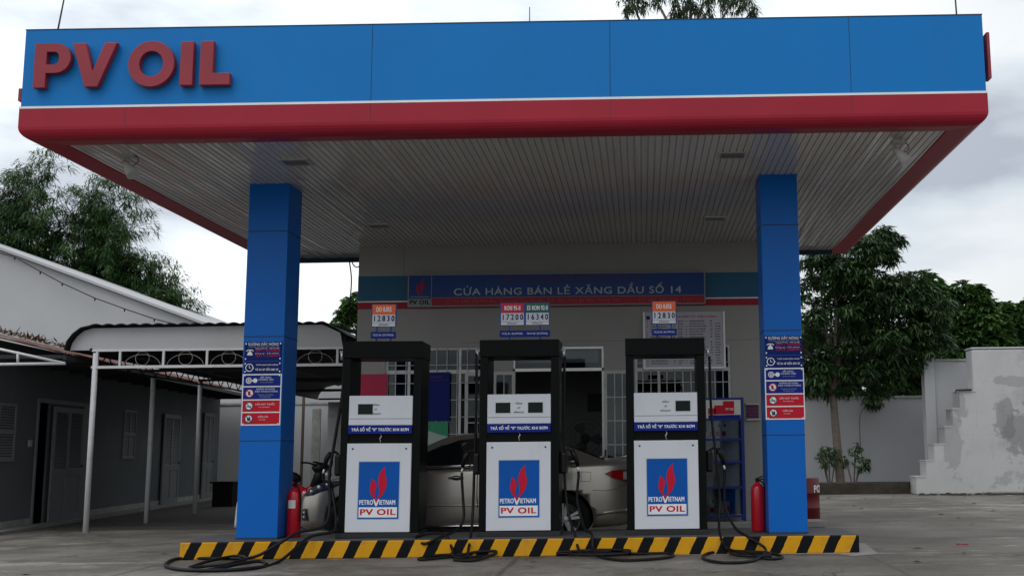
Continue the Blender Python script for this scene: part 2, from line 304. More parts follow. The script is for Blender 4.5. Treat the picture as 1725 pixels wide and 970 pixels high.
# ------------------------------------------------------------------ mesh helpers
def tag(o, label=None, cat=None, group=None, kind=None):
    for k, v in (('label', label), ('category', cat), ('group', group), ('kind', kind)):
        if v: o[k] = v
    return o
def wloc(o):
    v = Vector((0, 0, 0))
    while o: v += o.location; o = o.parent
    return v
def empty(name, loc, label, cat, group=None, rot=(0, 0, 0)):
    o = bpy.data.objects.new(name, None); C.objects.link(o); o.location = loc; o.rotation_euler = rot
    o.empty_display_size = 0.1
    return tag(o, label, cat, group)
class MB:
    def __init__(s): s.v = []; s.f = []; s.sm = []
    def add(s, vs, fs, smooth=False):
        n = len(s.v); s.v += [tuple(v) for v in vs]; s.f += [tuple(i+n for i in f) for f in fs]; s.sm += [smooth]*len(fs); return s
    def box(s, x0, x1, y0, y1, z0, z1):
        vs = [(x, y, z) for x in (x0, x1) for y in (y0, y1) for z in (z0, z1)]
        return s.add(vs, [(0, 1, 3, 2), (4, 6, 7, 5), (0, 4, 5, 1), (2, 3, 7, 6), (0, 2, 6, 4), (1, 5, 7, 3)])
    def tube(s, pts, rad, seg=10, cap=True):
        pts = [Vector(p) for p in pts]
        rs = rad if isinstance(rad, (list, tuple)) else [rad]*len(pts)
        rings = []; n = None
        for i, p in enumerate(pts):
            d = (pts[min(i+1, len(pts)-1)]-pts[max(i-1, 0)]).normalized()
            if n is None:
                n = d.orthogonal().normalized()
            else:
                n = (n-d*n.dot(d))
                n = n.normalized() if n.length > 1e-6 else d.orthogonal().normalized()
            b = d.cross(n)
            rings.append([p+rs[i]*(math.cos(2*math.pi*k/seg)*n+math.sin(2*math.pi*k/seg)*b) for k in range(seg)])
        vs = [v for r in rings for v in r]; fs = []
        for i in range(len(pts)-1):
            for k in range(seg):
                a = i*seg+k; b2 = i*seg+(k+1) % seg
                fs.append((a, b2, b2+seg, a+seg))
        s.add(vs, fs, True)
        if cap:
            n0 = len(s.v)-len(vs)
            s.f += [tuple(n0+k for k in range(seg))[::-1], tuple(n0+(len(pts)-1)*seg+k for k in range(seg))]; s.sm += [False, False]
        return s
    def cyl(s, p0, p1, r, seg=24, r1=None): return s.tube([p0, p1], [r, r if r1 is None else r1], seg)
    def lathe(s, c, prof, seg=28, axis='z'):
        vs = []
        for (r, h) in prof:
            for k in range(seg):
                a = 2*math.pi*k/seg
                if axis == 'z': vs.append((c[0]+r*math.cos(a), c[1]+r*math.sin(a), c[2]+h))
                else: vs.append((c[0]+r*math.cos(a), c[1]+h, c[2]+r*math.sin(a)))
        fs = []
        for i in range(len(prof)-1):
            for k in range(seg):
                a = i*seg+k; b = i*seg+(k+1) % seg; fs.append((a, b, b+seg, a+seg))
        return s.add(vs, fs, True)
    def prism(s, pts, y0, y1):
        """outline in x,z extruded from y0 (front) to y1"""
        n = len(pts)
        tri = tessellate_polygon([[Vector((p[0], p[1], 0)) for p in pts]])
        vs = [(p[0], y0, p[1]) for p in pts]+[(p[0], y1, p[1]) for p in pts]
        fs = [tuple(t) for t in tri]+[tuple(i+n for i in t[::-1]) for t in tri]+[(i, (i+1) % n, (i+1) % n+n, i+n) for i in range(n)]
        return s.add(vs, fs)
    def prismx(s, pts, x0, x1):
        """outline in y,z extruded along x"""
        n = len(pts); tri = tessellate_polygon([[Vector((p[0], p[1], 0)) for p in pts]])
        vs = [(x0, p[0], p[1]) for p in pts]+[(x1, p[0], p[1]) for p in pts]
        fs = [tuple(t) for t in tri]+[tuple(i+n for i in t[::-1]) for t in tri]+[(i, (i+1) % n, (i+1) % n+n, i+n) for i in range(n)]
        return s.add(vs, fs)
    def build(s, name, m, parent=None, bevel=0, local=False, recalc=True, xf=None, sub=0):
        off = Vector((0, 0, 0)) if (local or parent is None) else wloc(parent)
        vv = [Vector(v) for v in s.v]
        if xf: vv = [xf(v) for v in vv]
        me = bpy.data.meshes.new(name); me.from_pydata([tuple(v-off) for v in vv], [], s.f)
        me.polygons.foreach_set('use_smooth', s.sm); me.materials.append(m)
        if recalc:
            bm = bmesh.new(); bm.from_mesh(me); bmesh.ops.recalc_face_normals(bm, faces=bm.faces); bm.to_mesh(me); bm.free()
        me.update()
        o = bpy.data.objects.new(name, me); C.objects.link(o)
        if parent: o.parent = parent
        if bevel:
            b = o.modifiers.new('bevel', 'BEVEL'); b.width = bevel; b.segments = 2; b.limit_method = 'ANGLE'; b.angle_limit = R(40)
        if sub:
            b = o.modifiers.new('sub', 'SUBSURF'); b.levels = sub; b.render_levels = sub
        return o
def spline(pts, n=8):
    P = [Vector(p) for p in pts]; P = [2*P[0]-P[1]]+P+[2*P[-1]-P[-2]]; out = []
    for i in range(1, len(P)-2):
        for k in range(n):
            t = k/n; a, b, c, d = P[i-1:i+3]
            out.append(0.5*((2*b)+(c-a)*t+(2*a-5*b+4*c-d)*t*t+(3*b-a-3*c+d)*t**3))
    out.append(P[-2]); return out
def text(s, size, c, m, parent=None, xs=1.0, bold=0.0, depth=0.002, name='lettering', local=False, face='front', align='CENTER', width=None):
    """flat lettering standing on a surface; c = centre of the line on the surface"""
    HORN = {'Ơ': 'O', 'Ớ': 'Ó', 'Ờ': 'Ò'}
    def glyphs(body):
        cu = bpy.data.curves.new('txt', 'FONT'); cu.body = body; cu.size = size; cu.align_x = 'LEFT'; cu.align_y = 'CENTER'
        cu.space_character = 1.08; cu.extrude = depth; cu.resolution_u = 3
        o = bpy.data.objects.new('txt', cu); C.objects.link(o)
        dg = bpy.context.evaluated_depsgraph_get(); me = bpy.data.meshes.new_from_object(o.evaluated_get(dg))
        bpy.data.objects.remove(o); bpy.data.curves.remove(cu); return me
    plain = ''.join(HORN.get(ch, ch) for ch in s)
    me = glyphs(plain)
    horns = [i for i, ch in enumerate(s) if ch in HORN]
    V = [tuple(v.co) for v in me.vertices]; Fs = [tuple(p_.vertices) for p_ in me.polygons]
    if horns:
        mo = glyphs('O'); top = max(v.co.y for v in mo.vertices); bpy.data.meshes.remove(mo)
        for i in horns:
            mp_ = glyphs(plain[:i]+'O'); xm = max(v.co.x for v in mp_.vertices); bpy.data.meshes.remove(mp_); n_ = len(V)
            q = [(-.13, -.10), (-.03, -.07), (.0, .04), (.07, .04), (.06, -.08), (-.05, -.19)]
            V += [(xm+a_*size, top+b_*size, depth) for a_, b_ in q]; Fs.append(tuple(range(n_, n_+len(q))))
    if V:
        lo = min(v[0] for v in V); hi = max(v[0] for v in V); V = [(x-(lo+hi)/2, y, z) for x, y, z in V]
    me = bpy.data.meshes.new(name); me.from_pydata(V, [], Fs)
    if width and V: xs = width/(hi-lo)
    if bold > 0:
        d = bold*size*.75; co0 = [tuple(v.co) for v in me.vertices]; f0 = [tuple(p_.vertices) for p_ in me.polygons]; V = []; Fs = []
        for k, (ax, ay) in enumerate(((0, 0), (-d, -d*.5), (d, -d*.5), (-d, d*.5), (d, d*.5))):
            n_ = len(V); V += [(x+ax/xs, y+ay, z+(k*.00012 if z > 0 else 0)) for x, y, z in co0]; Fs += [tuple(i+n_ for i in f) for f in f0]
        me = bpy.data.meshes.new(name); me.from_pydata(V, [], Fs)
    off = Vector((0, 0, 0)) if (local or parent is None) else wloc(parent)
    c = Vector(c)-off
    for v in me.vertices:
        x, y, z = v.co
        if face == 'front': v.co = (c.x+x*xs, c.y-z, c.z+y)
        elif face == 'right': v.co = (c.x+z, c.y+x*xs, c.z+y)
        elif face == 'left': v.co = (c.x-z, c.y-x*xs, c.z+y)
    me.materials.clear(); me.materials.append(m); me.name = name
    ob = bpy.data.objects.new(name, me); C.objects.link(ob)
    if parent: ob.parent = parent
    return ob

# ================================================================== SETTING
g = MB()
xs = [-900, -200, -60, -20, -10, 0, 10, 20, 60, 200, 900]; ys = [-300, -60, -10, 5, 12, 20, 30, 45, 100, 300, 1500]
for y in ys:
    for x in xs: g.v.append((x, y, 0))
for j in range(len(ys)-1):
    for i in range(len(xs)-1):
        a = j*len(xs)+i; g.f.append((a, a+1, a+1+len(xs), a+len(xs))); g.sm.append(False)
tag(g.build('ground', M['ground'], recalc=False), 'stained grey concrete forecourt', kind='structure')
s = MB(); s.add([(4.7, 31.3, .004), (9.3, 30.7, .004), (9.3, 33.9, .004), (4.2, 33.9, .004)], [(0, 1, 2, 3)])
tag(s.build('soil_bed', M['soil'], recalc=False), kind='structure')
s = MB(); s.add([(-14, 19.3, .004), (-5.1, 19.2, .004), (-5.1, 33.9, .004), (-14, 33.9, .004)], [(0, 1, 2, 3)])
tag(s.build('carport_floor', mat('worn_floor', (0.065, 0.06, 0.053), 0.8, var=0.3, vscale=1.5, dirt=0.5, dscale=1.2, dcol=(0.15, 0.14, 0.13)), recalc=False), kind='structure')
s = MB(); s.add([(2.45, 13.25, .004), (2.78, 13.5, .004), (2.92, 15.0, .004), (2.6, 15.2, .004), (-5.4, 15.15, .004), (-5.4, 13.9, .004), (2.3, 13.55, .004)], [(0, 1, 2, 3, 6), (3, 4, 5, 6)])
tag(s.build('island_footing', M['pale_concrete'], recalc=False), kind='structure')
s = MB()   # apron slab of the shop
s.box(-4.9, 2.9, 18.05, 18.6, 0, .10)
tag(s.build('shop_step', M['pale_concrete'], bevel=.01), kind='structure')

# pump island
isl = empty('pump_island', (-1.48, 14.3, 0), 'long low concrete kerb painted in yellow and black slanted stripes under the fuel pumps', 'kerb')
s = MB(); s.box(-5.56, 2.6, 13.7, 14.93, 0, .205); s.build('kerb', M['stripes'], isl, bevel=.012)
s = MB(); s.box(-5.535, 2.575, 13.725, 14.905, .203, .212); s.build('top', M['island_top'], isl)

# ================================================================== CANOPY
can = empty('fuel_canopy', (-1.48, 15.8, 0), 'flat fuel canopy with blue fascia, rounded red lower edge and two blue columns', 'canopy')
tilt = lambda v: Vector((v.x, v.y, v.z+0.0055*(v.x+1.48)))
CX0, CX1, CY0, CY1 = -6.70, 3.785, 11.70, 19.95
def ring(prof, name, m):
    """sweep a profile (outward, z) round the four sides with mitred corners"""
    s = MB(); n = len(prof); vs = []
    for (sx, sy) in ((0, 0), (1, 0), (1, 1), (0, 1)):
        for (o, z) in prof: vs.append(((CX1+o if sx else CX0-o), (CY1+o if sy else CY0-o), z))
    fs = []
    for c in range(4):
        for i in range(n):
            a = c*n+i; b = c*n+(i+1) % n; a2 = ((c+1) % 4)*n+i; b2 = ((c+1) % 4)*n+(i+1) % n
            fs.append((a, b, b2, a2))
    s.add(vs, fs); return s.build(name, m, can, xf=tilt)
ring([(0, 5.03), (0, 5.90), (-.03, 5.905), (-.03, 5.03)], 'blue_fascia', M['fascia_blue'])
ring([(.012, 5.005), (.012, 5.03), (-.02, 5.03), (-.02, 5.005)], 'white_trim', M['trim_white'])
prof = [(.01, 5.003), (.01, 4.80)]
for k in range(1, 7):
    a = k/6*math.pi/2; prof.append((.01-.13*(1-math.cos(a)), 4.80-.125*math.sin(a)))
prof += [(-.345, 4.69), (-.36, 4.70), (-.02, 4.72), (-.02, 5.003)]
o = ring(prof, 'red_edge', M['fascia_red'])
s = MB(); s.box(CX0+.05, CX1-.05, CY0+.05, CY1-.05, 5.3, 5.36); s.build('deck', M['roof_dark'], can, xf=tilt)
# seams in the cladding
s = MB()
for x in (-5.56, -2.9, -.30, 2.32):
    s = MB()
    if x > -5: s.box(x-.0025, x+.0025, CY0-.0025, CY0+.01, 5.032, 5.90)
    s.box(x-.002, x+.002, CY0-.0115, CY0-.0, 4.80, 5.0); s.build('panel_seam', M['seam_dark'], can, xf=tilt)
for y in (14.2, 16.8, 19.0):
    for xx in (CX0, CX1): s = MB(); s.box(xx-.004, xx+.004, y-.004, y+.004, 5.032, 5.90); s.build('panel_seam', M['seam_dark'], can, xf=tilt)
s = MB(); s.box(CX0-.004, CX1+.004, CY0-.004, CY0+.02, 5.897, 5.908); s.build('top_edge', M['seam_dark'], can, xf=tilt)
# soffit of narrow boards with open grooves
s = MB(); x = CX0+.34; yy0, yy1 = CY0+.34, CY1-.34; vs = []; p = .08; xe = CX1-.34
while x < xe:
    x2 = min(x+p, xe)
    for (dx, z) in ((x, 4.7), (x2-.016, 4.7), (x2-.013, 4.716), (x2-.003, 4.716), (x2, 4.7)): vs.append((dx, z))
    x = x2
V = []; Fs = []
ycut = [yy0, 14.0, 16.4, 18.2, yy1]
for (x, z) in vs:
    for y in ycut: V.append((x, y, z+.006*math.sin(x*37)*math.sin(y*1.7+x*9)))
k = len(ycut)
for i in range(len(vs)-1):
    for j in range(k-1): Fs.append((i*k+j, i*k+j+1, (i+1)*k+j+1, (i+1)*k+j))
s.add(V, Fs); s.build('soffit', M['soffit_white'], can, xf=tilt, recalc=False)
s = MB(); s.box(CX0+.36, CX1-.36, CY1-.40, CY1-.36, 4.62, 4.70); s.build('rear_trim', M['seam_dark'], can, xf=tilt)

# columns
def column(x0, x1, y0, y1):
    s = MB(); s.box(x0, x1, y0, y1, .212, 4.74); c = s.build('column', M['column_blue'], can, bevel=.006)
    for z in (1.41, 2.71, 4.06): s = MB(); s.box(x0-.0015, x1+.0015, y0-.0015, y1+.0015, z-.006, z+.006); s.build('panel_joint', M['seam_dark'], c)
    s = MB(); s.box(x0-.003, x1+.003, y0-.003, y1+.003, .212, .235); s.build('base_trim', M['seam_dark'], c)
    return c
column(-5.0, -4.49, 14.0, 14.55)
column(1.55, 2.025, 13.95, 14.5)

# big letters
def oval(cx, cz, rx, rz, n=40, a0=0, a1=2*math.pi):
    return [(cx+rx*math.cos(a0+(a1-a0)*k/n), cz+rz*math.sin(a0+(a1-a0)*k/n)) for k in range(n+1)]
LH = .52
def letter_shapes():
    st = .135
    P = [(0, 0), (st, 0), (st, .17)]+oval(.24, .345, .17, .175, 14, -math.pi/2, math.pi/2)[:]+[(0, .52)]
    Ph = [(st, .27)]+oval(.225, .345, .055, .075, 8, -math.pi/2, math.pi/2)+[(st, .42)]
    V = [(.0, .52), (.15, .52), (.245, .185), (.37, .52), (.51, .52), (.31, 0), (.165, 0)]
    O = oval(.262, .26, .262, .27)[:-1]; Oh = oval(.262, .26, .135, .15)[:-1]
    I = [(0, 0), (.145, 0), (.145, .52), (0, .52)]
    Lr = [(0, 0), (.345, 0), (.345, .14), (.15, .14), (.15, .52), (0, .52)]
    return [(P, Ph), (V, None), (O, Oh), (I, None), (Lr, None)]
def big_letter(outer, hole, x, z, y, face, sc=1.0, gap=.0):
    loops = [[Vector((p[0], p[1], 0)) for p in outer]]
    if hole: loops.append([Vector((p[0], p[1], 0)) for p in hole][::-1])
    tri = tessellate_polygon(loops); allp = [p for l in loops for p in l]; n = len(allp)
    T = (.085 if face == 'front' else .045)+gap
    def W(p, d):
        if face == 'front': return (x+p.x*sc, y-d, z+p.y*sc)
        if face == 'right': return (y+d, x+p.x*sc, z+p.y*sc)
        return (y-d, x-p.x*sc, z+p.y*sc)
    vs = [W(p, T) for p in allp]+[W(p, .012+gap) for p in allp]
    fs = [tuple(t) for t in tri]+[tuple(i+n for i in t) for t in tri]
    b = 0
    for l in loops:
        m_ = len(l)
        for i in range(m_): fs.append((b+i, b+(i+1) % m_, b+(i+1) % m_+n, b+i+n))
        b += m_
    return MB().add(vs, fs)
shp = letter_shapes()
fx = [at(58, 100, Y=11.65).x, at(120, 100, Y=11.65).x, at(215.5, 100, Y=11.65).x, at(303, 100, Y=11.65).x, at(336, 100, Y=11.65).x]
for (ou, ho), xx, wsc in zip(shp, fx, (1, 1, 1, 1, 1)):
    big_letter(ou, ho, xx+.02, 5.215, CY0, 'front', .955).build('letter', M['letter_red'], can, xf=tilt, bevel=.006)
for (ou, ho), xx in zip(shp, (11.76, 12.2, 12.8, 13.42, 13.65)):
    big_letter(ou, ho, xx, 5.20, CX1, 'right', gap=.045).build('letter', M['letter_red'], can, xf=tilt)
for (ou, ho), xx in zip(shp, (14.0, 13.55, 12.95, 12.33, 12.11)):
    big_letter(ou, ho, xx, 5.12, CX0, 'left', gap=.03).build('letter', M['letter_red'], can, xf=tilt)

# ceiling lights
for i, (x, y, lb) in enumerate(((-4.08, 12.95, 'recessed slotted ceiling light in front of the left blue column'), (1.12, 12.95, 'recessed slotted ceiling light in front of the right blue column'),
        (-3.98, 16.78, 'recessed slotted ceiling light nearest the left end of the shop wall'), (1.15, 16.65, 'recessed slotted ceiling light nearest the right end of the shop wall'))):
    z = 4.70+0.0055*(x+1.48)
    t = empty('ceiling_light', (x, y, z), lb, 'light', 'recessed lights in the canopy ceiling')
    s = MB(); s.box(x-.17, x+.17, y-.15, y-.12, z-.014, z+.0); s.box(x-.17, x+.17, y+.12, y+.15, z-.014, z); s.box(x-.17, x-.14, y-.12, y+.12, z-.014, z); s.box(x+.14, x+.17, y-.12, y+.12, z-.014, z)
    s.build('frame', M['alu'], t)
    s = MB(); s.box(x-.139, x+.139, y-.119, y+.119, z-.006, z-.003); s.build('recess_black', M['pump_black'], t)  # black plate stands in for the dark of the recess
    s = MB()
    for k in range(4): s.box(x-.138+.004, x+.134, y-.09+k*.055, y-.078+k*.055, z-.011, z-.007)
    s.build('louvre', M['alu'], t)
# small floodlights hanging at the front corners
for x, y, lb, sg in ((-5.9, 12.55, 'small white spotlight hanging from the ceiling at the left front corner of the canopy', 1), (2.96, 12.35, 'small white spotlight hanging from the ceiling at the right front corner of the canopy', 1)):
    t = empty('spotlight', (x, y, 4.69), lb, 'light', 'small spotlights under the canopy corners')
    s = MB(); s.box(x-.07, x+.07, y-.05, y+.05, 4.66, 4.70); s.tube([(x, y, 4.66), (x-.03, y, 4.60)], .012); s.build('bracket', M['dirty_white'], t)
    s = MB(); a = Vector((x-.05, y+.02, 4.62)); b = Vector((x+.08, y-.03, 4.44)); s.tube([a, a.lerp(b, .35), b], [.03, .045, .075], 14); s.build('lamp_head', M['dirty_white'], t)
    s = MB(); s.tube(spline([(x+.06, y, 4.70), (x+.12, y, 4.62), (x+.05, y, 4.56), (x-.04, y, 4.62)], 5), .005, 5); s.build('cable', M['rubber'], t)
# lightning rods
for x, y, z1, dx, lb in ((-6.52, 12.0, 6.9, .12, 'thin lightning rod leaning above the left front corner of the canopy'), (-1.41, 14, 7.02, 0, 'short thin rod above the middle of the canopy'), (3.6, 12.0, 6.9, -.02, 'thin lightning rod above the right front corner of the canopy')):
    s = MB(); s.tube([(x-.02, y, 5.36), (x, y, 5.95), (x+dx, y, z1)], [.012, .010, .006], 6)
    tag(s.build('lightning_rod', M['iron_dark']), lb, 'rod', 'rods on the canopy roof')

# ================================================================== COLUMN NOTICES
def disc(s, cx, cz, r, y, n=20): return s.prism(oval(cx, cz, r, r, n)[:-1], y-.001, y)
def annulus(s, cx, cz, r, ri, y, n=24):
    for k in range(n):
        a, b = 2*math.pi*k/n, 2*math.pi*(k+1)/n
        s.prism([(cx+r*math.cos(a), cz+r*math.sin(a)), (cx+r*math.cos(b), cz+r*math.sin(b)), (cx+ri*math.cos(b), cz+ri*math.sin(b)), (cx+ri*math.cos(a), cz+ri*math.sin(a))], y-.002, y)
    return s
def notices(cx, yf, side):
    W = .235
    t = empty('notice_sign', (cx, yf, 2.44), 'dark blue hotline and opening hours notice on the %s blue column' % side, 'sign', 'notices on the blue columns')
    s = MB(); s.box(cx-W, cx+W, yf-.008, yf, 2.405, 2.64); s.box(cx-W, cx+W, yf-.008, yf, 2.245, 2.395); s.build('panel', M['poster_blue'], t)
    y = yf-.009
    text('ĐƯỜNG DÂY NÓNG', .044, (cx, y, 2.612), M['white'], t, width=.38, bold=.02)
    text('Phản ánh chất lượng dịch vụ bán hàng', .02, (cx+.01, y, 2.582), M['sign_text'], t, width=.38)
    text('Tổng đài PV OIL - 1900 545 428', .022, (cx+.05, y, 2.558), M['white'], t, width=.30)
    text('0911.666808', .042, (cx+.06, y, 2.53), M['logo_red'], t, width=.30, bold=.02)
    text('Công ty - Chi nhánh', .022, (cx+.05, y, 2.497), M['white'], t, width=.30)
    text('0917.168441', .042, (cx+.06, y, 2.467), M['logo_red'], t, width=.30, bold=.02)
    s = MB(); s.prism([(cx-.2, 2.475), (cx-.13, 2.475), (cx-.14, 2.51), (cx-.155, 2.52), (cx-.155, 2.53), (cx-.175, 2.53), (cx-.175, 2.52), (cx-.19, 2.51)], y-.002, y)
    s.tube([(cx-.21, y, 2.525), (cx-.19, y, 2.54), (cx-.14, y, 2.54), (cx-.12, y, 2.525)], .008, 6); s.build('phone_symbol', M['white'], t)
    s = MB(); annulus(s, cx-.165, 2.32, .05, .041, y); s.box(cx-.169, cx-.163, y-.002, y, 2.318, 2.35); s.box(cx-.169, cx-.145, y-.002, y, 2.314, 2.32)
    s.prism([(cx-.125, 2.322), (cx-.105, 2.322), (cx-.115, 2.305)], y-.003, y); s.build('clock_symbol', M['white'], t)
    text('THỜI GIAN BÁN HÀNG', .026, (cx+.055, y, 2.352), M['white'], t, width=.28)
    text('TỪ 5H 30\' ĐẾN 20H 30\'', .036, (cx+.055, y, 2.293), M['white'], t, width=.29, bold=.02)
    t0 = t
    t = empty('notice_sign', (cx, yf, 1.58), 'white framed notice of two blue and two red safety panels on the %s blue column' % side, 'sign', 'notices on the blue columns')
    s = MB(); s.box(cx-W-.01, cx+W+.01, yf-.008, yf, 1.60, 2.24); s.build('frame', M['white'], t)
    rows = [(2.09, 2.225, 'poster_blue'), (1.925, 2.075, 'poster_blue'), (1.77, 1.91, 'logo_red'), (1.615, 1.755, 'logo_red')]
    for z0, z1, mm in rows: 
        s = MB(); s.box(cx-W+.003, cx+W-.003, yf-.010, yf-.008, z0, z1); s.build('panel', M[mm] if mm != 'poster_blue' else M['strip_blue'], t)
    y = yf-.0105
    text('XẾP HÀNG', .026, (cx+.045, y, 2.195), M['white'], t, bold=.01); text('PHƯƠNG TIỆN', .026, (cx+.05, y, 2.167), M['white'], t, bold=.01)
    text('Khi vào mua xăng dầu', .016, (cx+.06, y, 2.135), M['sign_text'], t)
    text('KHÔNG SỬ DỤNG', .026, (cx+.05, y, 2.05), M['white'], t, bold=.01); text('ĐIỆN THOẠI DI ĐỘNG', .026, (cx+.06, y, 2.02), M['white'], t, bold=.01)
    text('Trong khu vực cửa hàng', .018, (cx+.05, y, 1.98), M['sign_text'], t); text('No mobile phone', .018, (cx+.05, y, 1.955), M['sign_text'], t)
    text('CẤM HÚT THUỐC', .028, (cx+.05, y, 1.86), M['white'], t, bold=.01); text('NO SMOKING', .02, (cx+.04, y, 1.825), M['paper'], t)
    text('CẤM LỬA', .028, (cx+.03, y, 1.705), M['white'], t, bold=.01); text('NO FIRE', .02, (cx+.02, y, 1.67), M['paper'], t)
    s = MB(); s.box(cx-.165, cx-.09, y-.002, y, 2.148, 2.168); disc(s, cx-.085, 2.158, .028, y); annulus(s, cx-.165, 2.158, .037, .028, y)
    s.box(cx-.18, cx-.15, y-.002, y, 2.14, 2.176); s.build('queue_symbol', M['white'], t)
    for zc in (2.0, 1.84, 1.685):
        s = MB(); disc(s, cx-.15, zc, .052, y); s.build('symbol_disc', M['white'], t)
        s = MB(); annulus(s, cx-.15, zc, .052, .042, y-.0012); d = .035
        s.prism([(cx-.15-d, zc+d-.006), (cx-.15-d+.006, zc+d), (cx-.15+d, zc-d+.006), (cx-.15+d-.006, zc-d)], y-.0032, y-.0012); s.build('ban_ring', M['logo_red'] if zc > 1.95 else M['seam_dark'], t)
        s = MB()
        if zc > 1.95: s.box(cx-.168, cx-.14, y-.003, y-.001, zc-.025, zc+.025)
        elif zc > 1.8: s.box(cx-.185, cx-.12, y-.003, y-.001, zc-.012, zc)
        else: s.prism([(cx-.165, zc-.03), (cx-.135, zc-.03), (cx-.125, zc), (cx-.14, zc+.03), (cx-.15, zc+.008), (cx-.17, zc+.02)], y-.003, y-.001)
        s.build('pictogram', M['seam_dark'], t)
    for par, zs in ((t, (1.618, 2.222)), (t0, (2.27, 2.37, 2.43, 2.62))):
        s = MB()
        for sx in (-1, 1):
            for z in zs: disc(s, cx+sx*(W-.018), z, .010, y-.002, 10)
        s.build('screw', M['white'], par)
notices(-4.745, 14.0, 'left'); notices(1.79, 13.95, 'right')

# ================================================================== FUEL PUMPS (local frame: x centre, y 0 = front face, z 0 = island top)
def flame_logo(cx, zt, y, parent, w=.5):
    """blue emblem panel with two red flames; zt is the top edge"""
    h = w*1.385; sc = w/415
    X = lambda px: cx+(px-425)*sc
    Z = lambda py: zt-(py-160)*sc
    s = MB(); s.box(cx-w/2-.008, cx+w/2+.008, y-.002, y, zt-h-.008, zt+.008); s.build('emblem_border', M['sign_text'], parent, local=True)
    s = MB(); s.box(cx-w/2, cx+w/2, y-.0035, y-.002, zt-h, zt); e = s.build('emblem', M['logo_blue'], parent, local=True)
    y2 = y-.0035
    big = [(492, 205), (468, 228), (442, 258), (424, 300), (418, 350), (424, 400), (433, 450), (430, 492), (416, 525), (401, 562), (418, 545), (440, 520), (470, 488), (492, 445), (506, 392), (504, 340), (490, 292), (483, 250)]
    sm = [(349, 328), (345, 370), (335, 415), (336, 455), (348, 490), (372, 520), (401, 562), (393, 525), (386, 490), (388, 455), (400, 425), (403, 395), (392, 368), (370, 346)]
    s = MB(); s.prism([(X(a), Z(b)) for a, b in big], y2-.003, y2); s.prism([(X(a), Z(b)) for a, b in sm], y2-.0032, y2); s.build('flame', M['logo_red'], parent, local=True)
    s = MB(); s.prism([(X(372), Z(538)), (X(386), Z(538)), (X(403), Z(580)), (X(424), Z(538)), (X(438), Z(538)), (X(411), Z(606)), (X(395), Z(606))], y2-.004, y2)
    s.build('letter_v', M['white'], parent, local=True)
    s = MB(); s.prism([(X(388), Z(538)), (X(422), Z(538)), (X(403), Z(572))], y2-.0044, y2); s.build('flame_root', M['logo_red'], parent, local=True)
    text('PETRO', 68*sc, (X(302), y2, Z(572)), M['white'], parent, width=138*sc, bold=.03, local=True)
    text('IETNAM', 68*sc, (X(517), y2, Z(572)), M['white'], parent, width=160*sc, bold=.03, local=True)
    s = MB(); s.box(X(228), X(618), y2-.002, y2, Z(720), Z(618)); s.build('name_panel', M['white'], parent, local=True)
    text('PV OIL', 82*sc, (X(423), y2-.002, Z(669)), M['logo_red'], parent, width=355*sc, bold=.05, local=True)

def price_sign(cx, grades, P):
    n = len(grades); w = .305; W = w*n+(.02 if n > 1 else 0)
    for sx in ((-.09, .09) if n == 1 else (-.2, .195)): s = MB(); s.box(cx+sx-.011, cx+sx+.011, .19, .21, 2.41, 2.65); s.build('sign_post', M['post_blue'], P, local=True)
    s = MB(); s.box(cx-W/2-.006, cx+W/2+.006, .18, .20, 2.625, 2.915); s.build('sign_board', M['post_blue'], P, local=True)
    s = MB(); s.box(cx-W/2-.006, cx+W/2+.006, .175, .188, 2.475, 2.56); s.build('standard_plate', M['strip_blue'], P, local=True)
    for i, (nm, price, mm, std) in enumerate(grades):
        c = cx+(i-(n-1)/2)*(w+.015)
        s = MB(); s.box(c-w/2+.006, c+w/2-.006, .176, .18, 2.785, 2.91); s.build('grade_plate', M[mm], P, local=True)
        s = MB(); s.box(c-w/2+.006, c+w/2-.006, .176, .18, 2.63, 2.783); s.build('price_plate', M['pump_white'], P, local=True)
        s = MB(); s.box(c-w/2+.006, c+w/2-.006, .175, .176, 2.668, 2.671)
        for k in range(6): s.box(c-w/2+.01+k*.0565, c-w/2+.0115+k*.0565, .175, .176, 2.671, 2.783)
        s.build('slot_line', M['seam_dark'], P, local=True)
        text(nm, .082, (c, .176, 2.845), M['white'], P, width=.19 if n == 1 else (.2 if i == 0 else .26), bold=.03, local=True)
        for k, ch in enumerate(price): text(ch, .105, (c-.117+k*.0585, .175, 2.727), M['navy_text'], P, bold=.035, xs=.72, local=True, name='digit')
        text('ĐỒNG/LÍT', .026, (c, .176, 2.649), M['navy_text'], P, bold=.02, local=True)
        text(std, .034, (c, .175, 2.517), M['white'], P, width=.27, bold=.01, local=True)

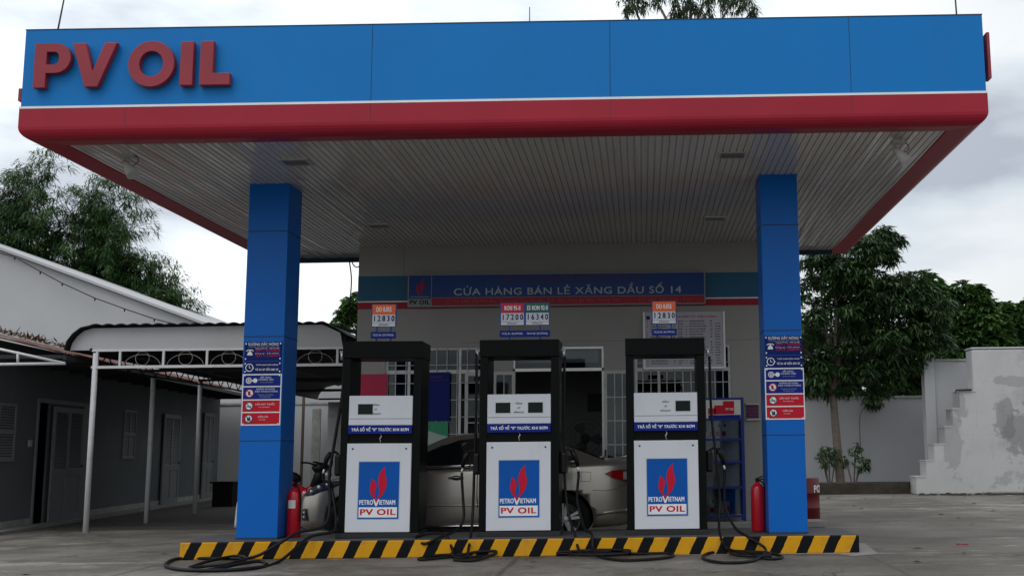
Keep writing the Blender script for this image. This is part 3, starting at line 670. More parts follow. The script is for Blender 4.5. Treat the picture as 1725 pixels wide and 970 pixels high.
def pump(X, rotz, label, grades, signx, screens, textx, stubs, tiltx=0, group='fuel pumps on the striped island'):
    P = empty('fuel_pump', (X, 14.0, .212), label, 'fuel pump', group, rot=(0, tiltx, rotz))
    HW, D = .495, .58
    b = lambda s, n, m, bv=0, par=None: s.build(n, M[m], par or P, bevel=bv, local=True)
    for q0 in (-HW, HW-.10): s = MB(); s.box(q0, q0+.10, .02, D, 0, 2.21); b(s, 'side_post', 'pump_black', .006)
    s = MB(); s.box(-HW-.005, HW+.005, .0, D+.02, 2.21, 2.425); b(s, 'header', 'pump_black', .008)
    s = MB(); s.box(-HW+.10, HW-.10, .04, D-.02, 0, 1.74); b(s, 'cabinet', 'pump_black')
    s = MB(); s.box(-HW-.02, HW+.02, -.02, D+.01, 0, .06); b(s, 'plinth', 'iron_dark', .005)
    s = MB(); s.box(-.395, .395, -.005, D+.01, 1.375, 1.74); h = b(s, 'display_head', 'pump_white', .006)
    s = MB(); s.box(-.395, .395, -.010, .0, 1.27, 1.373); b(s, 'warning_strip', 'strip_blue')
    s = MB(); s.box(-.39, .39, -.0065, .0, 1.452, 1.457); b(s, 'head_seam', 'seam_dark')
    text('TRẢ SỐ VỀ "0" TRƯỚC KHI BƠM', .049, (0, -.010, 1.318), M['white'], P, width=.71, bold=.04, local=True)
    for sxx in screens:
        s = MB(); s.box(sxx-.1, sxx+.1, -.008, -.002, 1.50, 1.645); b(s, 'screen_frame', 'alu')
        s = MB(); s.box(sxx-.092, sxx+.092, -.0095, -.006, 1.508, 1.637); b(s, 'screen', 'screen')
    for z, tx in ((1.625, 'ĐỒNG'), (1.57, 'LÍT'), (1.515, 'ĐỒNG/LÍT')): text(tx, .026, (textx, -.006, z), M['navy_text'], P, local=True, bold=.01)
    s = MB(); s.box(-.40, .395, -.012, .03, .072, 1.15); b(s, 'door_panel', 'pump_white', .005)
    s = MB()
    for sx in (-.33, .33): s.lathe((sx, -.012, 1.085), [(0, -.006), (.011, -.005), (.012, 0)], 12, axis='y')
    b(s, 'lock', 'seam_dark')
    s = MB(); s.tube([(.0, .03, 1.27), (.012, .02, 1.235), (-.006, .02, 1.21), (.006, .02, 1.165)], .006, 6); b(s, 'seal_chain', 'steel')
    flame_logo(.005, .925, -.012, P)
    price_sign(signx, grades, P)
    for sg in stubs:     # hose outlet, hose, nozzle holder
        s = MB(); s.tube([(sg*HW, .16, 2.30), (sg*(HW+.075), .16, 2.30)], .022, 12); s.tube([(sg*(HW+.05), .16, 2.31), (sg*(HW+.05), .16, 2.20)], [.024, .016], 12); b(s, 'hose_outlet', 'steel')
        s = MB(); s.box(min(sg*HW, sg*(HW+.09)), max(sg*HW, sg*(HW+.09)), .10, .42, .75, 1.02); b(s, 'nozzle_holder', 'plastic_black', .03)
        s = MB(); s.box(min(sg*HW, sg*(HW+.012)), max(sg*HW, sg*(HW+.012)), .06, .30, 1.25, 1.95); b(s, 'side_panel', 'iron_dark', .004)
        # nozzle : spout into the holder, body, lever guard, swivel
        x0 = sg*(HW+.07); nz = MB()
        nz.tube(spline([(x0-sg*.02, .16, 1.02), (x0+sg*.04, .16, 1.05), (x0+sg*.10, .16, 1.02)], 5), [.014]*10+[.018], 10)
        nz.tube([(x0+sg*.08, .16, 1.04), (x0+sg*.125, .16, .97), (x0+sg*.16, .16, .84)], [.030, .032, .022], 12)
        nz.tube(spline([(x0+sg*.09, .16, 1.0), (x0+sg*.055, .16, .93), (x0+sg*.08, .16, .84), (x0+sg*.15, .16, .84)], 5), .009, 8)
        n_ = b(nz, 'nozzle', 'plastic_black')
        s = MB(); s.tube([(x0+sg*.15, .16, .85), (x0+sg*.165, .16, .80), (x0+sg*.165, .16, .78)], [.012, .014, .014], 12)
        b(s, 'swivel', 'alu', par=n_)
    return P
P1 = pump(-3.262, R(.8), 'leftmost black and white fuel pump, under an orange price sign near the left extinguisher',
     [('DO 0.05S', '12830', 'orange', 'TCCS 03: 2017/PVOIL')], -.035, (-.19,), -.06, (-1,), R(.4))
P2 = pump(-1.525, 0, 'middle fuel pump with two screens, under the double red and green price sign',
     [('RON 95-II', '17200', 'crimson', 'TCCS 01: 2017/PVOIL'), ('E5 RON 92-II', '16340', 'green_sign', 'TCCS 02: 2017/PVOIL')], .05, (-.20, .205), .0, (-1, 1))
P3 = pump(.305, 0, 'rightmost fuel pump, under the orange price sign in front of the notice board',
     [('DO 0.05S', '12830', 'orange', 'TCCS 03: 2017/PVOIL')], 0, (.215,), .0, (1,))

def hose(P, pts, r=.017):
    """pts world; hose as a part of its pump"""
    Mi = (Matrix.Translation(P.location) @ P.rotation_euler.to_matrix().to_4x4()).inverted()
    s = MB(); s.tube([Mi @ Vector(p) for p in spline(pts, 8)], r, 10); return s.build('hose', M['rubber'], P, local=True)
def gnd(px, py, z=.022): p = at(px, py, Z=z); return (p.x, min(p.y, 13.66), z)
def yy(px, py, Y): return tuple(at(px, py, Y=Y))
# left pump: one heavy loop lying left of the island
hose(P1, [yy(580, 600, 14.1), yy(577, 660, 14.1), yy(566, 730, 14.1), yy(555, 800, 14.1), yy(556, 850, 14.05), yy(545, 885, 13.9), yy(500, 897, 13.72), yy(470, 915, 13.6), yy(425, 938, 13.5), gnd(370, 938), gnd(300, 940), gnd(280, 953), gnd(330, 960), gnd(420, 957), gnd(470, 945), yy(520, 905, 13.62), yy(560, 895, 13.85), yy(566, 880, 14.0), yy(562, 840, 14.05), yy(556, 815, 14.15), (-3.99, 14.16, .92), (-3.99, 14.16, .98)], .019)
hose(P1, [gnd(320, 955, .03), gnd(350, 945, .03), gnd(400, 935, .045), gnd(415, 940, .06), gnd(390, 948, .055), gnd(345, 953, .03), gnd(320, 957, .02), gnd(345, 960, .02), gnd(430, 945, .05), gnd(450, 950, .02)], .019)
# middle pump, left side
hose(P2, [(-2.255, 14.16, .99), (-2.255, 14.16, .92), yy(780, 840, 14.15), yy(781, 870, 14.1), yy(772, 890, 14.0), yy(740, 905, 13.75), yy(715, 915, 13.68), yy(700, 905, 13.9), yy(725, 897, 14.0), yy(752, 902, 13.8), yy(762, 925, 13.66), gnd(770, 938), gnd(825, 935), gnd(838, 925, .07), gnd(815, 920, .06), gnd(780, 935, .03), gnd(720, 941), gnd(706, 940), gnd(745, 932, .03), gnd(800, 930, .04)])
hose(P2, [yy(803, 595, 14.15), yy(802, 700, 14.15), yy(799, 790, 14.15), yy(797, 850, 14.1), yy(794, 895, 13.9), yy(790, 920, 13.66), gnd(785, 937, .03), gnd(765, 942), gnd(800, 943), gnd(825, 936, .03)])
s_ = MB(); s_.tube([(-.535, .16, .76), (-.54, .16, .5), (-.53, .16, .35)], .006, 6); s_.build('thin_cable', M['rubber'], P2, local=True)
# middle pump, right side
hose(P2, [yy(951, 600, 14.15), yy(950, 700, 14.15), yy(951, 800, 14.15), yy(957, 860, 14.05), yy(968, 900, 13.8), yy(975, 925, 13.66), gnd(985, 933, .03), gnd(1040, 934, .03), gnd(1060, 925, .06), gnd(1000, 921, .07), gnd(965, 925, .05), gnd(975, 934, .04), gnd(1050, 932, .06), gnd(1050, 927, .07)])
hose(P2, [(-.795, 14.16, .99), (-.795, 14.16, .92), yy(972, 840, 14.15), yy(977, 865, 14.1), yy(985, 890, 13.9), yy(997, 900, 13.7), yy(1000, 925, 13.6), gnd(1015, 938), gnd(1060, 943), gnd(1125, 938), gnd(1128, 930), gnd(1070, 928), gnd(1010, 930, .03), gnd(950, 932, .03), gnd(945, 925, .05), gnd(985, 923, .06), gnd(1030, 928, .05)])
# right pump
hose(P3, [yy(1195, 600, 14.15), yy(1198, 690, 14.15), yy(1206, 770, 14.12), yy(1213, 840, 14.1), yy(1211, 880, 13.95), yy(1216, 910, 13.66), yy(1230, 925, 13.6), gnd(1290, 940), gnd(1318, 937), gnd(1290, 930), gnd(1230, 926, .04), gnd(1245, 935, .03), gnd(1300, 936, .03)])
hose(P3, [(1.035, 14.16, .99), (1.035, 14.16, .92), yy(1220, 838, 14.15), yy(1224, 860, 14.1), yy(1240, 890, 13.9), yy(1262, 905, 13.68), yy(1290, 925, 13.55), gnd(1270, 943), gnd(1220, 947), gnd(1185, 940), gnd(1195, 930), gnd(1240, 926, .04), gnd(1285, 934, .04), gnd(1300, 930, .05)])

# ================================================================== EXTINGUISHERS
def extinguisher(x, y, label, lab):
    t = empty('fire_extinguisher', (x, y, .212), label, 'extinguisher', 'fire extinguishers beside the columns')
    r = .088; z = .212
    s = MB(); s.lathe((x, y, z), [(0, .004), (r*.9, .004), (r, .02), (r, .50), (r*.93, .55), (r*.6, .585), (.03, .60), (.026, .62), (0, .62)], 32); s.build('cylinder', M['ext_red'], t)
    s = MB(); s.cyl((x, y, z+.62), (x, y, z+.65), .022); s.tube([(x-.02, y, z+.655), (x+.07, y-.02, z+.69)], .009, 8); s.tube([(x-.03, y, z+.645), (x+.08, y-.02, z+.655)], .008, 8); s.build('valve', M['plastic_black'], t)
    s = MB(); s.tube(spline([(x+.02, y-.02, z+.64), (x+.07, y-.06, z+.60), (x+.095, y-.05, z+.45), (x+.09, y-.05, z+.2)], 5), .010, 8); s.build('hose', M['rubber'], t)
    if lab:
        s = MB(); vs = []
        for k in range(9):
            a = -math.pi/2-.65+k*1.1/8
            for zz in (.36, .46): vs.append((x+(r+.0015)*math.cos(a), y+(r+.0015)*math.sin(a), z+zz))
        s.add(vs, [(2*k, 2*k+2, 2*k+3, 2*k+1) for k in range(8)], True); s.build('paper_label', M['paper'], t)
extinguisher(-4.385, 14.3, 'red fire extinguisher with a pale paper label beside the left blue column', True)
extinguisher(1.46, 14.35, 'red fire extinguisher without paper label, beside the right blue column', False)

# ================================================================== SHOP BUILDING
WY = 18.6
wx = lambda px: (px-1078)/1880*WY+.0   # wall x from survey
shop = empty('shop_building', (-1.1, 21.5, 0), 'grey filling station shop with a blue and red band, grilled windows and dark doorway', 'building')
ZT = 4.72
def wallpiece(s, x0, x1, z0, z1): s.box(x0, x1, WY, WY+.2, z0, z1)
s = MB()
XL, XR = -4.745, 2.45
W1a, W1b, Da, Db, W2a, W2b = -4.26, -2.55, -2.13, -.62, -.10, 1.50
ZW = 2.97
wallpiece(s, XL, W1a, 0, ZW); wallpiece(s, W1b, Da, 0.0, ZW); wallpiece(s, Db, W2a, 0, ZW); wallpiece(s, W2b, XR, 0, ZW)
wallpiece(s, W2a, W2b, 0, .95); wallpiece(s, W1a, -3.1, 0, .95); wallpiece(s, XL, XR, ZW, ZT)
s.box(XL, XL+.2, WY+.2, 25, 0, ZT); s.box(XR-.2, XR, WY+.2, 25, 0, ZT); s.box(XL+.2, XR-.2, 24.8, 25, 0, ZT)
s.box(XL+.2, XR-.2, 22.0, 22.1, 0, ZT-.15)
s.build('wall', M['wall_paint'], shop)
s = MB(); s.box(XL-.02, XR+.02, WY-.0, 25, 4.722, 4.80); s.build('roof', M['roof_dark'], shop)
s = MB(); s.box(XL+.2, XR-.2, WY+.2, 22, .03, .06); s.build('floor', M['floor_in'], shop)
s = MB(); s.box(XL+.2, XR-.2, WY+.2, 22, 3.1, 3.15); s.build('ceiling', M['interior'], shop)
s = MB(); s.box(XL-.003, XR+.003, WY-.006, WY, 3.765, 4.19); s.build('blue_band', M['wall_blue'], shop)
s = MB(); s.box(XL-.003, XR+.003, WY-.008, WY, 3.745, 3.765); s.build('white_line', M['trim_white'], shop)
s = MB(); s.box(XL-.003, XR+.003, WY-.006, WY, 3.63, 3.745); s.build('red_band', M['wall_red'], shop)
s = MB(); s.box(-3.985, -3.980, WY-.002, WY, 4.19, 4.70); s.box(-3.0, 2.4, WY-.002, WY, 3.05, 3.054); s.build('render_joint', M['seam_dark'], shop)
def window(x0, x1, z0, z1, ztr, mull, hz, nthin):
    f = MB(); y0, y1 = WY+.03, WY+.08
    f.box(x0, x1, y0, y1, z1-.035, z1); f.box(x0, x1, y0, y1, ztr-.03, ztr+.03); f.box(x0, x1, y0, y1, z0, z0+.04)
    for x in [x0+.02, x1-.02]+list(mull): f.box(x-.022, x+.022, y0-.004, y1-.004, z0, z1)
    f = f.build('window', M['post_white'], shop)
    s = MB()
    n = nthin
    for i in range(1, n): 
        x = x0+(x1-x0)*i/n; s.box(x-.007, x+.007, WY+.012, WY+.026, z0, z1)
    for z in hz: s.box(x0, x1, WY+.0, WY+.012, z-.006, z+.006)
    s.build('grille', M['dirty_white'], f)
    s = MB(); s.box(x0+.03, x1-.03, WY+.05, WY+.056, z0+.03, z1-.03); s.build('pane', M['glass'], f)
window(W1a, W1b, .95, ZW, 2.57, (-3.87, -3.02), (2.68, 2.38, 2.10, 1.82, 1.54, 1.26), 10)
window(W2a, W2b, .95, ZW, 2.57, (.30,), (2.68, 2.35, 2.06, 1.77, 1.48, 1.2), 12)
# glazed entrance left of the pier
def leaf(name, x0, x1, z0, z1, cols, rows, par, y=WY-.03):
    f = MB(); t_ = .055
    f.box(x0, x1, y, y+.04, z1-t_, z1); f.box(x0, x1, y, y+.04, z0, z0+.5); f.box(x0, x0+t_, y, y+.04, z0+.5, z1-t_); f.box(x1-t_, x1, y, y+.04, z0+.5, z1-t_)
    d = f.build(name, M['dirty_white'], par)
    s = MB()
    for i in range(1, cols): xx = x0+t_+(x1-x0-2*t_)*i/cols; s.box(xx-.008, xx+.008, y-.006, y+.006, z0+.5, z1-t_)
    for j in range(1, rows): zz = z0+.5+(z1-t_-z0-.5)*j/rows; s.box(x0+t_, x1-t_, y-.010, y-.006, zz-.008, zz+.008)
    s.build('bar', M['dirty_white'], d)
    s = MB(); s.box(x0+t_-.01, x1-t_+.01, y+.015, y+.02, z0+.48, z1-t_+.01); s.build('pane', M['glass'], d)
    s = MB(); s.box(x0+.015, x0+.035, y-.03, y, z0+1.05, z0+1.2); s.build('handle', M['pump_black'], d)
leaf('door', -2.93, -2.56, .06, 2.55, 2, 5, shop, y=WY+.0)
leaf('door', -2.46, -2.09, .06, 2.56, 2, 4, shop)
leaf('door', -.62, -.13, .06, 2.56, 3, 5, shop)
f = MB(); f.box(Da, Db, WY+.03, WY+.09, 2.56, 2.61); f.box(Da, Db, WY+.03, WY+.09, 2.93, 2.97); f.box(Da, Da+.03, WY+.03, WY+.09, 0.06, 2.93); f.box(Db-.03, Db, WY+.03, WY+.09, .06, 2.93)
f = f.build('door_frame', M['alu'], shop)
s = MB(); s.box(Da+.03, Db-.03, WY+.055, WY+.06, 2.61, 2.93); s.build('transom_pane', M['glass'], f)
s = MB(); s.box(Da+.03, Db-.1, WY+.25, WY+.30, 2.72, 2.93); s.build('shutter_box', M['alu'], f)

# sign over the doors
t = empty('shop_sign', (-1.4, WY, 3.65), 'long navy and red sign board with pale capital lettering above the shop windows', 'sign')
s = MB(); s.box(-3.885, 1.095, WY-.12, WY-.006, 3.645, 4.195); s.build('box', M['sign_grey'], t)
s = MB(); s.box(-3.48, 1.075, WY-.125, WY-.12, 3.80, 4.175); s.build('navy_panel', M['sign_navy'], t)
s = MB(); s.box(-3.48, 1.075, WY-.125, WY-.12, 3.665, 3.79); s.build('red_panel', M['sign_red'], t)
s = MB(); s.box(-3.865, -3.495, WY-.125, WY-.12, 3.78, 4.175); s.build('emblem_panel', M['sign_navy'], t)
s = MB(); s.box(-3.865, -3.495, WY-.125, WY-.12, 3.665, 3.772); s.build('name_panel', M['sign_grey'], t)
yS = WY-.125
text('PV OIL', .10, (-3.68, yS, 3.718), M['pump_black'], t, width=.33, bold=.04)
text('PETROVIETNAM', .035, (-3.68, yS, 3.81), M['sign_text'], t, width=.30)
s = MB(); Xf = lambda a: -3.68+(a-415)*.00085; Zf = lambda b: 4.135-(b-205)*.00085
s.prism([(Xf(a), Zf(b)) for a, b in [(492, 205), (468, 228), (442, 258), (424, 300), (418, 350), (424, 400), (433, 450), (430, 492), (401, 562), (440, 520), (470, 488), (492, 445), (506, 392), (504, 340), (490, 292), (483, 250)]], yS-.003, yS)
s.prism([(Xf(a), Zf(b)) for a, b in [(349, 328), (345, 370), (335, 415), (336, 455), (348, 490), (372, 520), (401, 562), (393, 525), (386, 490), (388, 455), (400, 425), (403, 395), (392, 368), (370, 346)]], yS-.0032, yS)
s.build('flame', M['sign_red'], t)
text('CỬA HÀNG BÁN LẺ XĂNG DẦU SỐ 14', .165, ((at(767, 490, Y=WY).x+at(1147, 490, Y=WY).x)/2, yS, 3.885), M['sign_text'], t, width=at(1147, 490, Y=WY).x-at(767, 490, Y=WY).x, bold=.012)
text('CÔNG TY CP XĂNG DẦU DẦU KHÍ VŨNG TÀU', .10, (-1.15, yS, 4.09), M['faded_red'], t, width=2.4, bold=.01)
text('ĐC: TL 44B, Ấp Mỹ An, Xã Long Tân, Huyện Đất Đỏ, Tỉnh Bà Rịa - Vũng Tàu', .085, (-1.82, yS, 3.727), M['faded_red'] if 0 else mat('faded_pink', (0.30, 0.09, 0.10), .5), t, width=2.95)
text('ĐT: 064 3881022 - Fax:', .085, (.42, yS, 3.727), bpy.data.materials['faded_pink'], t, width=.9)

# notice board right
t = empty('notice_board', (.73, WY, 2.6), 'large grey board of small printed rows in a silver frame, above the right shop window', 'notice board')
bx0, bx1, bz0, bz1 = .075, 1.385, 2.60, 3.525
s = MB(); s.box(bx0, bx1, WY-.035, WY-.012, bz0, bz1); s.build('panel', M['board_grey'], t)
s = MB(); s.box(bx0-.03, bx0, WY-.05, WY-.01, bz0-.03, bz1+.0); s.box(bx1, bx1+.03, WY-.05, WY-.01, bz0-.03, bz1+.0); s.box(bx0, bx1, WY-.05, WY-.01, bz0-.03, bz0); s.build('frame', M['trim_white'], t)
text('BẢNG GIÁ NIÊM YẾT ĐIỆN CHÍNH', .045, (.85, WY-.035, 3.44), M['board_red'], t, width=.85, bold=.02)
s = MB(); s.box(.10, .16, WY-.037, WY-.035, 3.40, 3.46); s.build('stamp', M['navy_text'], t)
rr = random.Random(3); s = MB()
for row in range(17):
    z = 3.36-row*.044
    for (a, w_) in ((.11, .02), (.17, .33), (.55, .04), (.63, .09), (.76, .02), (.82, .30), (1.17, .04), (1.25, .10)):
        if rr.random() < .12: continue
        L0 = w_*rr.uniform(.75, 1); x = a
        while x < a+L0-.01:
            l = rr.uniform(.008, .028); s.box(x, min(x+l, a+L0), WY-.0365, WY-.035, z, z+rr.uniform(.012, .018)); x += l+.006
s.build('printed_rows', M['iron_dark'], t)
# posters in the left window
t = empty('poster', (-4.25, WY, 1.9), 'plain crimson board on the wall left of the shop window, seen through the leftmost pump', 'poster')
s = MB(); s.box(-4.68, -4.22, WY-.02, WY-.002, 1.55, 2.54); s.build('panel', M['board_red'], t)
s = MB()
for k in range(9): s.box(-4.66, -4.24, WY-.022, WY-.02, 1.7+k*.09, 1.706+k*.09)
s.build('ruled_line', M['crimson'], t)
t = empty('poster', (-3.35, WY-.03, 1.4), 'tall dark blue board with faint rows of writing hung on the left window grille', 'poster')
s = MB(); s.box(-3.60, -3.175, WY-.03, WY-.005, 1.76, 2.56); s.build('panel', M['poster_blue'], t)
text('NỘI QUY', .04, (-3.4, WY-.03, 2.48), M['faded_red'], t, bold=.02); text('PHÒNG CHÁY CHỮA CHÁY', .03, (-3.4, WY-.03, 2.43), M['faded_red'], t)
s = MB(); 
for k in range(12): s.box(-3.57, -3.2-.05*rr.random(), WY-.032, WY-.03, 1.83+k*.045, 1.836+k*.045)
s.build('printed_rows', M['strip_blue'], t)
t = empty('poster', (-3.35, WY-.03, 1.1), 'green and pale board hung under the dark blue one, just above the car roof', 'poster')
s = MB(); s.box(-3.62, -3.20, WY-.03, WY-.005, 1.15, 1.74); s.build('panel', M['poster_pale'], t)
s = MB(); s.prism([(-3.62, 1.60), (-3.5, 1.59), (-3.35, 1.54), (-3.20, 1.50), (-3.20, 1.739), (-3.62, 1.739)], WY-.033, WY-.03); s.build('green_field', M['poster_green'], t)
text('PVOIL', .05, (-3.45, WY-.03, 1.30), M['poster_green'], t)
# small purple sign on the wall, right of the cabinet
t = empty('wall_plaque', (1.84, WY, 1.72), 'small purple plaque between cream strips on the shop wall beside the blue cabinet', 'plaque')
s = MB(); s.box(1.75, 1.94, WY-.03, WY, 1.74, 1.965); s.build('panel', M['purple'], t)
s = MB(); s.box(1.73, 1.97, WY-.05, WY, 1.71, 1.74); s.box(1.73, 1.96, WY-.05, WY, 1.965, 1.99); s.build('cream_strip', M['cream'], t)
text('CHỈ DẪN', .04, (1.845, WY-.03, 1.90), M['board_red'], t); text('AN TOÀN', .04, (1.845, WY-.03, 1.85), M['board_red'], t); text('PV OIL', .035, (1.845, WY-.03, 1.79), M['board_red'], t)

# oil cabinet
t = empty('display_cabinet', (1.3, 18.25, .1), 'blue framed glass cabinet of oil bottles against the shop wall, behind the rightmost pump', 'cabinet')
x0, x1, y0, y1, z0, z1 = .72, 1.655, 18.12, 18.5, .17, 2.07
s = MB()
for (a, b) in ((x0, y0), (x1-.05, y0), (x0, y1-.04), (x1-.05, y1-.04)): s.box(a, a+.05, b, b+.04, z0-.06, z1)
for z in (z0, .62, 1.02, 1.38, 1.70, z1-.04): s.box(x0+.05, x1-.05, y0+.001, y0+.039, z, z+.035)
s.build('frame', M['blue_frame'], t, bevel=.003)
s = MB(); s.box(x0+.02, x1-.02, y1-.02, y1-.01, z0, z1); s.build('back_panel', M['dirty_white'], t)
s = MB()
for z in (.64, 1.04, 1.40): s.box(x0+.05, x1-.05, y0+.05, y1-.04, z, z+.012)
s.build('shelf', M['glass_dark'], t)
s = MB(); s.box(x0+.05, x1-.05, y0+.04, y1-.03, z0+.0, z0+.03); s.build('base', M['dirty_white'], t)
s = MB(); s.box(x0+.05, x1-.05, y0+.018, y0+.022, z0+.04, 1.70); s.build('pane', M['glass_dark'], t)
s = MB(); s.box(x0+.05, x1-.05, y0-.004, y0+.03, 1.735, z1-.04); s.build('header_panel', M['paper'], t)
s = MB(); s.box(1.08, 1.6, y0-.006, y0-.004, 1.735, 1.79); s.build('header_stripe', M['strip_blue'], t)
s = MB()
for a, b, c_ in ((1.08, 1.20, 1.90), (1.18, 1.32, 1.945), (1.32, 1.50, 2.01)): s.box(a, b, y0-.007, y0-.004, 1.80, c_)
s.build('header_block', M['logo_red'], t)
text('PV OIL', .05, (1.43, y0-.008, 1.88), M['white'], t, width=.13, bold=.03)
bott = None
bgroup = 'oil bottles in the glass cabinet'
bl = [(1.14, 1.413, 'first white oil bottle from the left on the top shelf of the blue cabinet'), (1.24, 1.413, 'second white oil bottle on the top shelf of the blue cabinet'), (1.34, 1.413, 'third white oil bottle on the top shelf of the blue cabinet'), (1.12, .20, 'white oil can at the left of the cabinet floor'),]
for i, (x, z, lb) in enumerate(bl):
    if bott is None:
        bott = empty('oil_bottle', (x, 18.32, z), lb, 'bottle', bgroup)
        s = MB(); s.box(-.036, .036, -.025, .025, 0, .19); s.box(-.03, -.004, -.018, .018, .19, .23); s.build('body', M['white'], bott, local=True, bevel=.008)
        s = MB(); s.cyl((.018, 0, .19), (.018, 0, .235), .016, 12); s.build('cap', M['iron_dark'], bott, local=True)
        s = MB(); s.box(-.03, .03, -.027, -.0255, .04, .12); s.build('paper_label', M['logo_red'], bott, local=True)
    else:
        c = bott.copy(); C.objects.link(c); c.location = (x, 18.32, z); c['label'] = lb
        for ch in list(bott.children):
            d = ch.copy(); C.objects.link(d); d.parent = c
s = MB(); s.box(1.26, 1.50, 18.28, 18.42, .20, .60); k = tag(s.build('oil_box', M['column_blue'], bevel=.004), 'bright blue carton with a white and red label on the cabinet floor', 'box')
s = MB(); s.box(1.22, 1.40, 18.265, 18.2795, .22, .42); s.build('paper_label', M['paper'], k); s = MB(); s.prism([(1.30, .25), (1.39, .25), (1.39, .36)], 18.262, 18.2655); s.build('red_corner', M['logo_red'], k)

# inside the shop: stand fan, framed picture
t = empty('pedestal_fan', (-.98, 19.6, .06), 'large round stand fan in the dark shop doorway', 'fan')
c0 = Vector((-.98, 19.6, 1.45))
s = MB()
for r in (.34, .26, .18, .09): s.tube([c0+Vector((r*math.cos(a*math.pi/16), -.06 if r < .3 else 0, r*math.sin(a*math.pi/16))) for a in range(33)], .004, 5, cap=False)
for a in range(24): s.tube([c0+Vector((.05*math.cos(a*math.pi/12), -.08, .05*math.sin(a*math.pi/12))), c0+Vector((.34*math.cos(a*math.pi/12), 0, .34*math.sin(a*math.pi/12)))], .003, 4)
s.build('guard', M['iron_dark'], t)
s = MB()
for a in range(3):
    b = a*2*math.pi/3; s.prism([(c0.x+r*math.cos(b+o), c0.z+r*math.sin(b+o)) for r, o in ((.04, -.5), (.28, -.45), (.3, 0), (.26, .35), (.05, .3))], 19.6, 19.605)
s.build('blade', M['iron_dark'], t)
s = MB(); s.lathe((c0.x, 19.62, c0.z), [(0, -.05), (.07, -.04), (.08, .05), (.04, .14), (0, .14)], 16, axis='y'); s.cyl((c0.x, 19.66, .08), (c0.x, 19.66, 1.42), .018); s.lathe((c0.x, 19.66, .06), [(0, .04), (.2, .02), (.22, 0)], 24); s.build('stand', M['iron_dark'], t)
s = MB(); s.box(-1.05, -.72, 21.96, 21.998, 2.0, 2.35); k = tag(s.build('wall_picture', M['wood'], bevel=.004), 'small framed picture on the back wall inside the dark doorway', 'picture')
s = MB(); s.box(-1.02, -.75, 21.952, 21.958, 2.03, 2.32); s.build('print', M['interior'], k)
# cable by the corner
s = MB(); s.tube(spline([yy(588, 436, WY+.1), yy(592, 470, WY+.1), yy(590, 510, WY+.1), yy(592, 545, WY+.1), yy(599, 560, WY+.1), (-4.76, WY+.1, 2.9)], 8), .012, 6)
s.tube(spline([yy(594, 436, WY), yy(594, 444, WY), yy(600, 450, WY), (-4.74, WY, 4.36)], 6), .010, 6)
tag(s.build('hanging_cable', M['rubber']), 'loose black cable hanging from the canopy past the left corner of the shop', 'cable')

